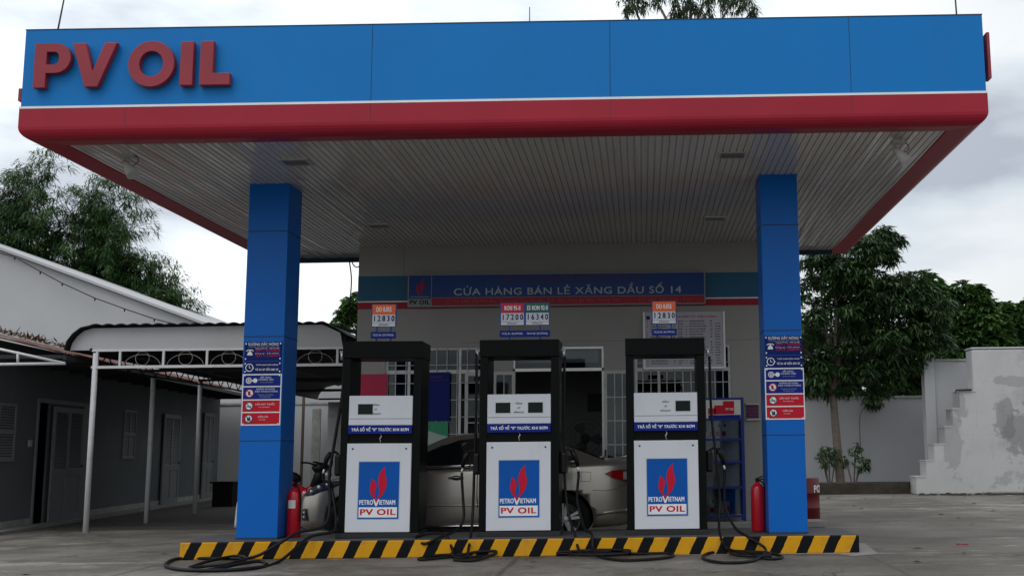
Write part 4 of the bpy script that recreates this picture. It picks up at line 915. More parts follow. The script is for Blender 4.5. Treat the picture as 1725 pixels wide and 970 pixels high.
# ================================================================== PARKED CAR (faces left)
def car():
    X0, YC = -4.68, 15.99
    t = empty('parked_car', (X0+2.3, YC, 0), 'champagne gold four door saloon car parked between the fuel pumps and the shop', 'car')
    W = lambda x, y, z: (X0+x, YC+y, z)
    # stations: x, half width, bottom z, side-top z (shoulder), centre-top z
    st = [(.00, .50, .30, .60, .66), (.05, .66, .24, .66, .72), (.18, .78, .21, .74, .82), (.42, .85, .20, .84, .92), (.75, .875, .20, .92, .985), (1.10, .885, .20, .965, 1.03),
          (1.5, .89, .20, 1.0, 1.04), (2.0, .89, .20, 1.02, 1.05), (2.6, .89, .20, 1.035, 1.06), (3.2, .888, .20, 1.05, 1.08), (3.7, .88, .20, 1.065, 1.11), (4.1, .868, .21, 1.08, 1.145), (4.42, .83, .23, 1.09, 1.15), (4.58, .76, .27, 1.06, 1.13), (4.66, .62, .36, .95, 1.0)]
    s = MB(); ringn = None; V = []
    for (x, w, zb, zs, zc) in st:
        half = [(0, zb), (w*.80, zb), (w*.97, zb+.05), (w*.99, zb+(zs-zb)*.22), (w, zb+(zs-zb)*.50), (w*.992, zb+(zs-zb)*.72), (w*.975, zs-.05), (w*.93, zs), (w*.80, zs+(zc-zs)*.55), (w*.45, zc-.005), (0, zc)]
        ring_ = [(y, z) for y, z in half]+[(-y, z) for y, z in half[-2:0:-1]]
        ringn = len(ring_)
        V += [W(x, y, z) for y, z in ring_]
    Fs = []
    for i in range(len(st)-1):
        for k in range(ringn):
            a = i*ringn+k; b = i*ringn+(k+1) % ringn; Fs.append((a, a+ringn, b+ringn, b))
    Fs.append(tuple(range(ringn))); Fs.append(tuple((len(st)-1)*ringn+k for k in range(ringn))[::-1])
    s.add(V, Fs, True)
    body = s.build('body', M['car_paint'], t, sub=2)
    cuts = []
    hubs = (.82, 3.64)
    for hx in hubs:
        c = MB().cyl(W(hx, -1.2, .345), W(hx, 1.2, .345), .385, 40).build('cut', M['car_dark'])
        cuts.append(c); md = body.modifiers.new('b', 'BOOLEAN'); md.operation = 'DIFFERENCE'; md.object = c; md.solver = 'EXACT'
    bpy.context.view_layer.update()
    dg = bpy.context.evaluated_depsgraph_get(); me = bpy.data.meshes.new_from_object(body.evaluated_get(dg))
    body.modifiers.clear(); body.data = me; me.name = 'body'
    for c in cuts: bpy.data.objects.remove(c)
    # cabin
    bz, by, ty = 1.035, .815, .60
    B = [(1.02, bz-.02), (4.22, bz+.06)]; 
    rf = [(1.95, 1.435), (2.15, 1.475), (2.5, 1.50), (2.85, 1.495), (3.2, 1.465), (3.42, 1.42)]
    s = MB(); V = []
    n = len(rf); low = [1.02, 1.7, 2.3, 2.9, 3.5, 4.22]
    for i, (x, z) in enumerate(rf):
        zl = bz-.03+(low[i]-1.02)*.028
        bw = by-(.10 if i in (0, n-1) else 0)
        row = [(low[i], -bw, zl), (x, -ty, z-.014), (x, -ty*.82, z-.006), (x, -ty*.4, z+.012), (x, 0, z+.016), (x, ty*.4, z+.012), (x, ty*.82, z-.006), (x, ty, z-.014), (low[i], bw, zl)]
        V += [W(*p) for p in row]
    Fs = []
    for i in range(n-1):
        for k in range(8): a = i*9+k; Fs.append((a, a+1, a+10, a+9))
    Fs += [tuple(range(9)), tuple((n-1)*9+k for k in range(9))]
    s.add(V, Fs, True); cab = s.build('roof', M['car_paint'], t)
    # glass, as thin panels standing a few mm proud of the cabin skin
    def side_pt(x, f, sgn, out=.006):   # f 0 belt .. 1 roof rail
        def interp(tab, x):
            for (a, za), (b, zb) in zip(tab, tab[1:]):
                if x <= b: return za+(zb-za)*max(0, (x-a))/(b-a)
            return tab[-1][1]
        zr = interp(rf, x)-.035; zl = bz-.03+(x-1.02)*.028
        y = by+(ty-by)*f; z = zl+(zr-zl)*f
        return W(x, sgn*(y+out), z+out*.4)
    for sgn in (-1, 1):
        for nm, pts in (('front_window', [(1.34, .08), (1.62, .42), (1.96, .82), (2.2, .90), (2.47, .92), (2.50, .08)]), ('rear_window', [(2.58, .08), (2.55, .90), (2.95, .90), (3.22, .84), (3.46, .55), (3.52, .10)]), ('quarter_window', [(3.56, .12), (3.52, .50), (3.80, .20), (3.80, .12)])):
            s = MB(); s.add([side_pt(x, f, sgn, .010) for x, f in pts], [tuple(range(len(pts)))]); s.build(nm, M['car_glass'], t)
        s = MB(); s.tube([side_pt(x, .05, sgn, .014) for x in (1.45, 2.0, 2.6, 3.2, 3.82)], .010, 6); s.build('window_trim', M['chrome'], t)
        # body side trims
        def flank(x, z, out=0.0):
            for (a, b) in zip(st, st[1:]):
                if x <= b[0]:
                    k = (x-a[0])/(b[0]-a[0]); return W(x, sgn*(a[1]+(b[1]-a[1])*k+out), z)
        s = MB(); s.tube([flank(x, .545, -.004) for x in (1.35, 1.8, 2.3, 2.8, 3.15)], .014, 8); s.build('side_moulding', M['car_paint'], t)
        s = MB(); s.tube([flank(x, .275, -.012) for x in (1.25, 1.8, 2.3, 2.8, 3.20)], .011, 8); s.build('sill_trim', M['chrome'], t)
        for x in (2.10, 3.02):
            s = MB(); s.tube([flank(x, .905, .0), flank(x+.03, .91, .03), flank(x+.15, .91, .032), flank(x+.19, .905, .0)], .013, 8); h = s.build('door_handle', M['car_paint'], t)
            s = MB(); s.add([flank(x+.10+.07*math.cos(a*math.pi/8), .905+.032*math.sin(a*math.pi/8), .0015) for a in range(16)], [tuple(range(16))]); s.build('handle_shade', M['car_dark'], h)  # flat dark ellipse paints the shaded hollow behind the handle
        s = MB()
        for x in (1.36, 2.53, 3.42):
            pts = [flank(x+(.05 if z < .5 and x > 3 else 0), z, -.002) for z in (.30, .45, .6, .75, .9, 1.0)]; s.tube(pts, .0035, 5)
        s.tube([flank(x_, z_, -.002) for x_, z_ in ((4.02, .72), (4.2, .715), (4.34, .74), (4.45, .80), (4.50, .84))], .003, 5)
        s.tube([flank(x_, z_, .001) for x_, z_ in ((3.86, .84), (3.99, .84), (4.0, .96), (3.87, .97), (3.86, .84))], .0025, 5)
        s.build('door_gap', M['car_dark'], t)
        s = MB(); s.tube([flank(x_, z_, -.012) for x_, z_ in ((4.06, .40), (4.2, .43), (4.4, .45), (4.55, .46))], .022, 8); s.build('bumper_crease', M['car_paint'], t)
        # lights
        s = MB(); o = .006
        hl = [(.12, .69), (.22, .785), (.42, .865), (.66, .895), (.62, .835), (.42, .765), (.24, .70)]
        V = []
        for x, z in hl:
            base = Vector(flank(x, z, .002)); V.append(base)
        ins = [Vector(flank(x, z, -.05)) for x, z in hl]
        s.add([tuple(v) for v in V]+[tuple(v) for v in ins], [tuple(range(len(hl)))]+[(i, (i+1) % len(hl), (i+1) % len(hl)+len(hl), i+len(hl)) for i in range(len(hl))])
        hd = s.build('headlight', M['lamp_dark'], t)
        s = MB()
        for x, z, r in ((.25, .745, .026), (.36, .80, .030), (.47, .835, .024)):
            p = Vector(flank(x, z, .004)); s.lathe((p.x, p.y, p.z), [(0, -.006*1), (r*.7, -.004), (r, .01)], 14, axis='y')
        s.build('lamp_bulb', M['lamp_glass'], hd)
        s = MB(); tl = [(4.18, .94), (4.28, .98), (4.44, .985), (4.565, .97), (4.60, .90), (4.57, .84), (4.44, .845), (4.28, .88)]
        V = [flank(x, z, .010) for x, z in tl]+[flank(x, z, -.05) for x, z in tl]; k = len(tl)
        s.add(V, [tuple(range(k))]+[(i, (i+1) % k, (i+1) % k+k, i+k) for i in range(k)]); tlo = s.build('tail_light', M['tail_red'], t)
        s = MB(); p = [(4.43, .86), (4.43, .965), (4.53, .955), (4.535, .86)]; s.add([flank(x, z, .0135) for x, z in p], [(0, 1, 2, 3)]); s.build('reverse_lamp', M['lamp_glass'], tlo)
        s = MB(); p = [(.10, .36), (.10, .50), (.17, .52), (.19, .36)]; s.add([flank(x, z, .006) for x, z in p], [(0, 1, 2, 3)]); fo = s.build('fog_light', M['car_dark'], t)
        s = MB()
        for z in (.41, .47): p = Vector(flank(.15, z, .010)); s.lathe((p.x, p.y, p.z), [(0, -.004), (.022, 0)], 10, axis='y')
        s.build('lamp_bulb', M['lamp_glass'], fo)
        s = MB(); p = flank(1.62, 1.0, -.02); s.lathe((p[0], p[1]+sgn*.09, p[2]+.10), [(0, -.05), (.06, -.045), (.085, 0), (.06, .045), (0, .05)], 14, axis='z' ); s.tube([p, (p[0], p[1]+sgn*.09, p[2]+.08)], .02, 6); s.build('wing_mirror', M['car_paint'], t)
        # wheels
        for hx in hubs:
            wc = Vector(W(hx, sgn*.885, .345)); yin = -sgn
            wd = empty('wheel', (0, 0, 0), None, None); wd.parent = t; wd.location = wc-wloc(t)
            s = MB(); prf = [(.215, .02), (.225, 0), (.27, -.006), (.31, 0), (.338, .025), (.342, .06), (.342, .16), (.33, .19), (.22, .2)]
            s.lathe((wc.x, wc.y, wc.z), [(r, yin*h) for r, h in prf], 40, axis='y'); s.build('tyre', M['tyre'], wd)
            s = MB(); s.lathe((wc.x, wc.y, wc.z), [(r, yin*h) for r, h in [(.222, .0), (.222, .02), (.20, .035), (.195, .14), (0, .14)]], 36, axis='y')
            s.build('rim', M['rim'], wd)
            s = MB()
            for k in range(5):
                a = k*2*math.pi/5+.3
                def pp(r, o, h): return (wc.x+r*math.cos(a+o), wc.y+yin*h, wc.z+r*math.sin(a+o))
                for so2 in (-.17, .17):
                  V = [pp(.04, -.5+so2, .012), pp(.04, .5+so2, .012), pp(.21, .10+so2, .016), pp(.21, -.10+so2, .016), pp(.04, -.5+so2, .05), pp(.04, .5+so2, .05), pp(.21, .10+so2, .05), pp(.21, -.10+so2, .05)]
                  s.add(V, [(0, 1, 2, 3), (4, 5, 6, 7), (0, 1, 5, 4), (1, 2, 6, 5), (2, 3, 7, 6), (3, 0, 4, 7)])
            s.lathe((wc.x, wc.y, wc.z), [(0, yin*.002), (.045, yin*.006), (.05, yin*.03)], 20, axis='y')
            s.build('spokes', M['rim'], wd, bevel=.004)
            s = MB(); s.cyl((wc.x, wc.y+yin*.10, wc.z), (wc.x, wc.y+yin*.13, wc.z), .14, 24); s.build('brake_disc', M['iron_dark'], wd)
    # windscreen and rear glass
    def quad(pts, nm): s = MB(); s.add([W(*p) for p in pts], [(0, 1, 2, 3)]); s.build(nm, M['car_glass'], t)
    quad([(1.06, -.66, 1.03), (1.90, -.535, 1.405), (1.90, .535, 1.405), (1.06, .66, 1.03)], 'windscreen')
    quad([(4.17, -.66, 1.135), (3.47, -.535, 1.40), (3.47, .535, 1.40), (4.17, .66, 1.135)], 'rear_screen')
    s = MB(); s.tube([W(4.40, -.72, 1.155), W(4.50, -.4, 1.17), W(4.52, 0, 1.175), W(4.50, .4, 1.17), W(4.40, .72, 1.155)], .016, 8); s.build('spoiler', M['car_paint'], t)
    s = MB(); s.box(*(X0+.02, X0+.06), YC-.45, YC+.45, .36, .50); s.box(X0+.03, X0+.07, YC-.30, YC+.30, .62, .68); s.build('grille', M['car_dark'], t, bevel=.02)
    s = MB(); s.box(X0+.9, X0+3.9, YC-.80, YC+.80, .17, .30); s.build('underbody', M['car_dark'], t)
    return t
car()

# ================================================================== MOTORBIKE behind the car
def bike(x, y):
    t = empty('motorbike', (x, y, 0), 'red motorbike with a black saddle parked behind the nose of the car', 'motorbike')
    for hx, nm in ((-.6, 'wheel'), (.62, 'wheel')):
        s = MB(); c = Vector((x+hx, y, .29)); pts = [c+Vector((.25*math.cos(a*math.pi/14), 0, .25*math.sin(a*math.pi/14))) for a in range(29)]
        s.tube(pts, .042, 8, cap=False); w = s.build('wheel', M['tyre'], t)
        s = MB()
        for a in range(6): s.tube([c, c+Vector((.24*math.cos(a*math.pi/3), 0, .24*math.sin(a*math.pi/3)))], .010, 5)
        s.cyl((c.x, y-.05, c.z), (c.x, y+.05, c.z), .05, 12); s.build('rim', M['rim'], w)
    s = MB(); s.tube(spline([(x-.75, y, .80), (x-.45, y, .82), (x-.1, y, .72), (x+.15, y, .55), (x+.32, y, .58), (x+.36, y, .70)], 6), [.03]+[.09]*6+[.13]*8+[.14]*8+[.12]*7+[.06], 14); s.build('body', M['bike_red'], t)
    s = MB(); s.tube(spline([(x-.72, y, .92), (x-.4, y, .94), (x-.05, y, .86), (x+.12, y, .82)], 6), [.03, .05, .07, .085, .09, .10, .10, .10, .10, .10, .10, .10, .10, .09, .09, .08, .07, .06, .03], 12); s.build('saddle', M['plastic_black'], t)
    s = MB(); s.tube([(x+.36, y, .68), (x+.45, y, .9), (x+.42, y, 1.03)], [.09, .10, .07], 10); s.tube(spline([(x+.22, y-.36, 1.10), (x+.33, y-.26, 1.09), (x+.43, y-.05, 1.03), (x+.43, y+.05, 1.03), (x+.33, y+.26, 1.09), (x+.22, y+.36, 1.10)], 5), .016, 8)
    s.lathe((x+.45, y, 1.0), [(0, -.09), (.11, -.06), (.15, .0), (.12, .07), (0, .10)], 16); s.build('handlebar', M['plastic_black'], t)
    s = MB(); s.tube([(x+.46, y, .95), (x+.62, y, .29)], .03, 8); s.tube([(x-.6, y, .29), (x-.1, y, .36), (x+.15, y, .30)], .03, 8); s.lathe((x, y, .34), [(0, -.12), (.13, -.1), (.14, .08), (0, .1)], 14); s.build('fork', M['iron_dark'], t)
    s = MB(); s.lathe((x+.56, y, .90), [(0, -.05), (.06, -.04), (.07, .04), (0, .06)], 14, axis='y'); s.build('headlight', M['lamp_glass'], t)
bike(-5.85, 19.0)

# ================================================================== LEFT HOUSE
HA = R(96.49)
Rz = Matrix.Rotation(HA, 4, 'Z'); HO = Vector((-10.75, 18.5, 0))
hl = empty('low_house', HO, 'long low grey house with rusty tin roof, shuttered windows and doors beside the carport', 'house', rot=(0, 0, HA))
def hb(s, n, m, par=None, bevel=0): return s.build(n, M[m], par or hl, bevel=bevel, local=True)
s = MB(); x = -7.0
holes = [(1.9, 2.42)]
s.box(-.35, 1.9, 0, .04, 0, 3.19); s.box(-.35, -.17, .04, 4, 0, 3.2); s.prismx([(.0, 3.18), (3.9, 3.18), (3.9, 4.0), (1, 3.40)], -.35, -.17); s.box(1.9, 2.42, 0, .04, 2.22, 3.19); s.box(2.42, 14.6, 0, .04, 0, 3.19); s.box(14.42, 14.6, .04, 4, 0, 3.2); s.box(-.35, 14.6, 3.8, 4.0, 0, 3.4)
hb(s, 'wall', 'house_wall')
s = MB(); s.box(1.6, 4.5, 1.6, 1.7, 0, 3.0); s.box(1.6, 1.7, .05, 1.6, 0, 3.0); s.box(4.4, 4.5, .05, 1.6, 0, 3.0); s.box(1.7, 4.4, .05, 1.6, 2.9, 3.0); s.box(1.7, 4.4, .05, 1.6, .0, .02); hb(s, 'doorway_dark', 'dark_void')  # near-black box that paints the dark of the open doorway
s = MB(); s.box(-.35, 1.84, -.02, .0, 0, .16); s.box(4.3, 14.6, -.02, .0, 0, .16); hb(s, 'plinth', 'cap_grime')
s = MB(); s.box(-.35, 14.6, -.35, -.021, 0.002, .05); hb(s, 'step', 'pale_concrete')
# tin roof : corrugated sheet rising away from the eave
def corrugated(x0, x1, yz, amp=.014, pitch=.12, thick=.006):
    s = MB(); V = []; n = int((x1-x0)/pitch*4); k = len(yz)
    for i in range(n+1):
        xx = x0+(x1-x0)*i/n; dz = amp*math.sin(2*math.pi*(xx-x0)/pitch)
        for (yy_, zz) in yz: V.append((xx, yy_, zz+dz))
    Fs = [(i*k+j, i*k+j+1, (i+1)*k+j+1, (i+1)*k+j) for i in range(n) for j in range(k-1)]
    return s.add(V, Fs)
rfo = hb(corrugated(-.45, 14.9, [(-1.30, 2.92), (1.0, 3.51), (3.9, 4.2)]), 'roof', 'rust')
so_ = rfo.modifiers.new('s', 'SOLIDIFY'); so_.thickness = .012
s = MB(); s.box(-.42, 14.9, -1.30, -1.26, 2.80, 2.88)
xx = -.4
while xx < 14.8: s.box(xx, xx+.05, -1.28, 0, 2.83, 2.89); xx += .9
hb(s, 'rafter', 'roof_under')
def shutter_window(x0, x1, z0, z1):
    f = MB(); f.box(x0-.05, x1+.05, -.03, .0, z0-.05, z0); f.box(x0-.05, x1+.05, -.03, 0, z1, z1+.05); f.box(x0-.05, x0, -.03, 0, z0, z1); f.box(x1, x1+.05, -.03, 0, z0, z1)
    xm = (x0+x1)/2; zm = (z0+z1)/2; f.box(xm-.03, xm+.03, -.03, 0, z0, z1); f.box(x0, x1, -.029, 0, zm-.03, zm+.03)
    f = hb(f, 'window', 'shutter'); s = MB()
    for a, b in ((x0, xm-.03), (xm+.03, x1)):
        for c, d in ((z0, zm-.03), (zm+.03, z1)):
            n = 9
            for k in range(n): z = c+(d-c)*k/n; s.add([(a, -.022, z+.0), (b, -.022, z), (b, -.004, z+(d-c)/n*.75), (a, -.004, z+(d-c)/n*.75)], [(0, 1, 2, 3)])
    hb(s, 'louvre', 'shutter', f)
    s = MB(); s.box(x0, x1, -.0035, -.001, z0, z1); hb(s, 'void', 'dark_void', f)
def shutter_door(x0, x1, z1, ang=0):
    w = x1-x0; d = empty('door', (0, 0, 0), None, None); d.parent = hl; d.location = (x0, -.04, .05); d.rotation_euler = (0, 0, ang)
    f = MB(); f.box(0, .09, -.04, 0, 0, z1); f.box(w-.09, w, -.04, 0, 0, z1); f.box(.09, w-.09, -.04, 0, 0, .15); f.box(.09, w-.09, -.04, 0, z1-.1, z1); f.box(.09, w-.09, -.04, 0, .82, .95); f.box(w/2-.05, w/2+.05, -.04, 0, .15, z1-.1); f.box(.09, w-.09, -.02, -.005, .15, .82)
    hb(f, 'frame', 'shutter', d, .004); s = MB(); n = 26
    for k in range(n):
        z = .95+(z1-1.05)*k/n; h = (z1-1.05)/n
        for a, b in ((.09, w/2-.05), (w/2+.05, w-.09)): s.add([(a, -.035, z), (b, -.035, z), (b, -.008, z+h*.8), (a, -.008, z+h*.8)], [(0, 1, 2, 3)])
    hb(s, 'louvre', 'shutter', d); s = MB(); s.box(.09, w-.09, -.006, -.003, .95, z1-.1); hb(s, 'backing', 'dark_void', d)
    s = MB(); s.lathe((w-.05, -.05, 1.0), [(0, -.02), (.025, -.01), (.012, .03)], 12, axis='y'); hb(s, 'handle', 'plastic_black', d)
shutter_window(-.30, .92, 1.22, 2.10); shutter_window(6.45, 7.15, 1.22, 2.20)
shutter_door(2.47, 3.95, 2.12, 0)
f = MB(); f.box(1.84, 1.9, -.03, .05, 0, 2.28); f.box(1.9, 4.35, -.03, -.001, 2.22, 2.30); f.box(4.05, 4.3, -.03, -.001, 0, 2.22); hb(f, 'door_frame', 'shutter')
shutter_door(9.15, 10.5, 2.2); shutter_door(12.75, 13.75, 2.35)
s = MB(); s.box(1.55, 1.66, -.03, -.001, 1.42, 1.54); hb(s, 'switch_box', 'cream')

rl = random.Random(77); s = MB()
for i in range(900):
    u = rl.uniform(-.4, 9); v = rl.gauss(.95, .12); q = Rz @ Vector((u, v, 0))+HO; q.z = 2.92+(v+1.3)*.2565+.02+abs(rl.gauss(0, .035))
    blade_d = Vector((rl.gauss(0, 1), rl.gauss(0, 1), rl.uniform(0, .7))).normalized(); l = rl.uniform(.05, .22); sd_ = blade_d.cross(Vector((0, 0, 1))).normalized()*l*.12
    n = len(s.v); s.v += [tuple(q), tuple(q+blade_d*l*.5+sd_), tuple(q+blade_d*l), tuple(q+blade_d*l*.5-sd_)]; s.f.append((n, n+1, n+2, n+3)); s.sm.append(False)
tag(s.build('leaf_litter', M['fallen'], recalc=False), kind='stuff', label='dry leaf litter and twigs lying on the rusty tin roof', cat='leaves')
q = at(1622, 916, Z=.01); s = MB(); s.tube(spline([(q.x-.07, q.y+.03, .012), (q.x-.03, q.y-.02, .015), (q.x+.07, q.y, .012)], 5), .008, 6)
tag(s.build('plastic_scrap', M['ext_red']), 'small red plastic scrap lying on the concrete right of the striped kerb', 'litter')
# awning truss at the left edge of the frame
t = empty('awning_frame', (-10.6, 18.3, 2.8), 'white triangular steel awning frame at the far left in front of the tin roof', 'frame')
pY = 17.9
a, b, c_ = at(110, 612, Y=pY), at(-160, 616, Y=pY), at(-160, 540, Y=pY)
s = MB(); s.tube([b, a], .025, 6); s.tube([at(-160, 556, Y=pY), at(0, 588, Y=pY), a], .022, 6); s.tube([at(30, 592, Y=pY), at(30, 613, Y=pY)], .02, 6); s.tube([at(-60, 574, Y=pY), at(-60, 614, Y=pY)], .02, 6)
s.tube([b, (b.x, b.y, 0)], .03, 6); s.build('frame', M['post_white'], t)
# ================================================================== CARPORT
cp = empty('carport', (-7.2, 24, 0), 'white steel carport with dark corrugated roof and circle and arc ironwork along its front', 'carport')
cyf, cyb = 18.68, 33.3
def post(x, y, z, x2=None): s = MB(); s.tube([(x, y, 0), (x2 or x, y, z)], .045, 12); s.build('post', M['post_white'], cp)
post(-9.15, 18.70, 2.95); post(-9.21, 21.1, 2.68); post(-9.46, 24.0, 2.8); post(-9.7, 28.5, 2.9)
s = MB(); s.tube(spline([(-7.0, 19.6, 0), (-6.97, 19.6, .4), (-6.88, 19.6, .9), (-6.86, 19.6, 2.7)], 5), .035, 10); s.build('post', M['post_white'], cp)
# front panel and arch
edge = [(-9.58, 3.0), (-9.55, 3.12), (-9.47, 3.24), (-9.36, 3.33), (-9.22, 3.37)]
s = MB(); s.prism(edge+[(-5.35, 3.39), (-5.05, 3.25), (-5.0, 3.0)], cyf, cyf+.03); s.build('front_panel', M['wall_white'], cp)
s = MB(); s.box(-9.2, -4.95, cyf-.02, cyf+.025, 2.975, 3.01); s.box(-9.2, -4.95, cyf-.02, cyf+.025, 2.69, 2.735)
for k in range(7):
    x = at(164, 600, Y=cyf).x+[0, .385, 1.115, 1.845, 2.57, 3.30, 4.03][k]; s.box(x-.018, x+.018, cyf-.018, cyf+.02, 2.735, 2.975)
s.build('front_beam', M['post_white'], cp)
s = MB()
for k in range(6):
    x = at(240, 600, Y=cyf).x+.725*(k)-.0
    if x > -5.1: continue
    cc = Vector((x, cyf, 2.855)); s.tube([cc+Vector((.115*math.cos(a*math.pi/12), 0, .115*math.sin(a*math.pi/12))) for a in range(25)], .0038, 5, cap=False)
    c2 = Vector((x, cyf, 2.72)); s.tube([c2+Vector((.31*math.cos(a*math.pi/12), 0, .20*math.sin(a*math.pi/12))) for a in range(13)], .0038, 5)
s.build('scrollwork', M['cap_grime'], cp)
# roof sheets, corrugation running front to back
V = []; k = 6; xa, xb = -9.22, -5.3; n = int((xb-xa)/.035); sec = [(x, z+.03) for x, z in [(-9.625, 2.965), (-9.595, 3.11), (-9.50, 3.245), (-9.37, 3.345)]]
for i in range(n+1): x = xa+(xb-xa)*i/n; sec.append((x, 3.408+.026*abs(math.sin(math.pi*(x-xa)/.21))))
sec += [(-5.1, 3.33), (-4.9, 3.20)]
s = MB()
for (x, z) in sec:
    for y in (cyf-.12, 26, cyb): V.append((x, y, z-(y-cyf)*.012))
s.add(V, [(i*3+j, i*3+j+1, i*3+j+4, i*3+j+3) for i in range(len(sec)-1) for j in range(2)]); rf_ = s.build('roof', M['roof_dark'], cp); so_ = rf_.modifiers.new('s', 'SOLIDIFY'); so_.thickness = .012
s = MB()
for y in (21.1, 24, 28.5, 33): s.box(-9.5, -5.0, y-.03, y+.03, 3.05, 3.12); s.box(-9.5, -5.0, y-.03, y+.03, 2.80, 2.85)
for x in (-8, -6.7, -5.6): s.box(x-.02, x+.02, cyf+.05, 33, 3.12, 3.16)
s.box(-9.25, -9.20, cyf, 24, 2.98, 3.03); s.build('rafter', M['iron_dark'], cp)
s = MB(); y = 18.9; zz = True      # zigzag side truss
A_ = lambda y, z: (-9.18-(y-18.7)*.03, y, z)
s.tube([A_(18.7, 2.98), A_(28.5, 2.98)], .02, 6); s.tube([A_(18.7, 2.72), A_(28.5, 2.72)], .02, 6)
while y < 28.2: s.tube([A_(y, 2.72), A_(y+.3, 2.98)], .012, 5); s.tube([A_(y+.3, 2.98), A_(y+.6, 2.72)], .012, 5); y += .6
s.build('side_truss', M['iron_dark'], cp)
s = MB(); s.box(-5.15, -4.98, 18.75, 24, 2.95, 3.2); s.tube([(-5.3, 19, 3.43), (-4.0, 19.0, 2.95)], .02, 6); s.build('gutter', M['roof_dark'], cp)
# things under the carport
s = MB(); s.box(-10.36, -9.88, 27.3, 27.8, .0, .56); s.box(-10.42, -9.84, 27.26, 27.84, .56, .60); tag(s.build('dark_crate', M['plastic_black'], bevel=.01), 'low dark crate standing near the back wall under the carport', 'crate')

# ================================================================== BACK WALL AND NEIGHBOUR WAREHOUSE
bw = empty('boundary_wall', (0, 34, 0), 'long white rendered boundary wall behind the shop, the tree and the carport', 'wall')
s = MB(); s.box(-14, -4.0, 34, 34.2, 0, 2.72); s.box(-4.0, 9.2, 34, 34.2, 0, 2.72); s.build('wall', M['wall_white'], bw)
s = MB(); s.box(-14, 9.2, 33.96, 34.24, 2.72, 2.78); s.build('coping', M['cap_grime'], bw)
s = MB(); s.box(-14, 9.2, 33.985, 34, 0, .22); s.build('dark_base', mat('foot_dark', (0.05, 0.048, 0.042), .9, var=.5, vscale=3), bw)  # dark mottled strip along the foot of the wall
for x in (-6.35, -5.4, -8.2):
    s = MB(); s.box(x-.14, x+.14, 33.9, 34, 0, 3.05); s.build('pier', M['wall_white'], bw)
t = empty('sheet_screen', (-8.6, 33, 0), 'upright grey sheets leaning in a row before the back wall behind the motorbike', 'screen')
for x_, w_, h_, mm in ((-9.75, .25, 2.55, 'cap_grime'), (-9.30, .55, 2.75, 'dirty_white'), (-8.70, .22, 2.6, 'cap_grime'), (-8.42, .10, 3.0, 'wood'), (-8.25, .45, 2.5, 'dirty_white'), (-7.75, .3, 2.8, 'cap_grime'), (-10.05, .07, 2.9, 'wood')):
    s = MB(); s.box(x_, x_+w_, 33.2+w_*.2, 33.26+w_*.2, 0, h_); s.build('sheet', M[mm], t)
wh = empty('warehouse', (-20, 40, 0), 'tall white rendered gable end wall of the warehouse sloping down behind the tin roof', 'building')
gx = [at(-330, 300, Y=36), at(0, 416, Y=36), at(362, 549, Y=36), at(420, 570, Y=36)]
rx, rz = gx[0].x-3, gx[0].z+1.2
s = MB(); s.prism([(p.x, p.z-.12) for p in gx]+[(gx[-1].x, 0), (rx-12, 0), (rx-12, gx[-1].z), (rx, rz)], 36.2, 48); s.build('wall', M['wall_white'], wh)
s = MB(); s.prism([(p.x, p.z) for p in gx]+[(p.x, p.z-.09) for p in gx[::-1]]+[(rx, rz-.09), (rx, rz)], 36.0, 48.2); s.build('roof', M['wall_white'], wh)
s = MB(); p_ = [at(0, 426, Y=35.9), at(25, 433, Y=35.9), at(68, 457, Y=35.9), at(105, 477, Y=35.9), at(160, 502, Y=35.9), at(210, 520, Y=35.9), at(260, 537, Y=35.9), at(300, 547, Y=35.9), at(380, 560, Y=35.9)]
s.tube([at(-60, 405, Y=35.9)]+p_, .018, 5)
w_ = s.build('string_light', M['iron_dark']); tag(w_, 'dark cable with small bulbs strung across the white gable wall', 'cable')
s = MB()
for p in p_[1:-1]: s.lathe((p.x, p.y, p.z-.05), [(0, -.05), (.024, -.03), (.024, .04), (0, .05)], 8)
s.build('bulbs', M['plastic_black'], w_)

# ================================================================== RIGHT SIDE: stepped wall and tall wall
sw = empty('stepped_wall', (9.0, 30, 0), 'white stepped wall climbing to the right into a tall grey stained wall', 'wall')
p = lambda px, py, Y=30.0: at(px, py, Y=Y)
Yf = 30.0
def zx(px, py): q = at(px, py, Y=Yf); return q.x, q.z
lv = [832, 802, 775, 747, 718, 688, 659]; xsx = [1538, 1556, 1571, 1590, 1605, 1618, 1635]
out = []
for i in range(6):
    x_, _ = zx(xsx[i], 700); _, z_ = zx(1600, lv[i+1]); _, zp = zx(1600, lv[i]); out += [(x_, zp if i else 0), (x_, z_)]
xr = zx(1635, 585)[0]+.1; out += [(xr, out[-1][1]), (xr, 0)]
s = MB(); s.prism(out, Yf, Yf+.67); s.build('stair', M['stained_wall'], sw, bevel=.02)
s = MB()
for i in range(6):
    x_, z_ = out[2*i+1]; nx = out[2*i+2][0]; s.box(x_-.015, nx-.01, Yf-.012, Yf+.68, z_-.02, z_+.015)
s.build('tread', M['wall_white'], sw)
x0, zt = zx(1635, 585); 
s = MB(); s.box(x0+.02, 30, Yf-.004, Yf+.6, 0, zt-.05); s.build('tall_wall', M['stained_wall'], sw, bevel=.05)
s = MB(); s.box(x0, 30, Yf-.02, Yf+.62, zt-.05, zt); s.build('coping', M['wall_white'], sw, bevel=.03)
xl, zt2 = at(1554, 605, Y=31.6).x, at(1554, 605, Y=31.6).z
s = MB(); s.box(xl+.25, 14, 31.6, 31.85, 0, zt2-.06); s.box(xl, xl+.3, 31.5, 31.86, 0, zt2+.02); s.build('rear_wall', M['wall_white'], sw, bevel=.02)
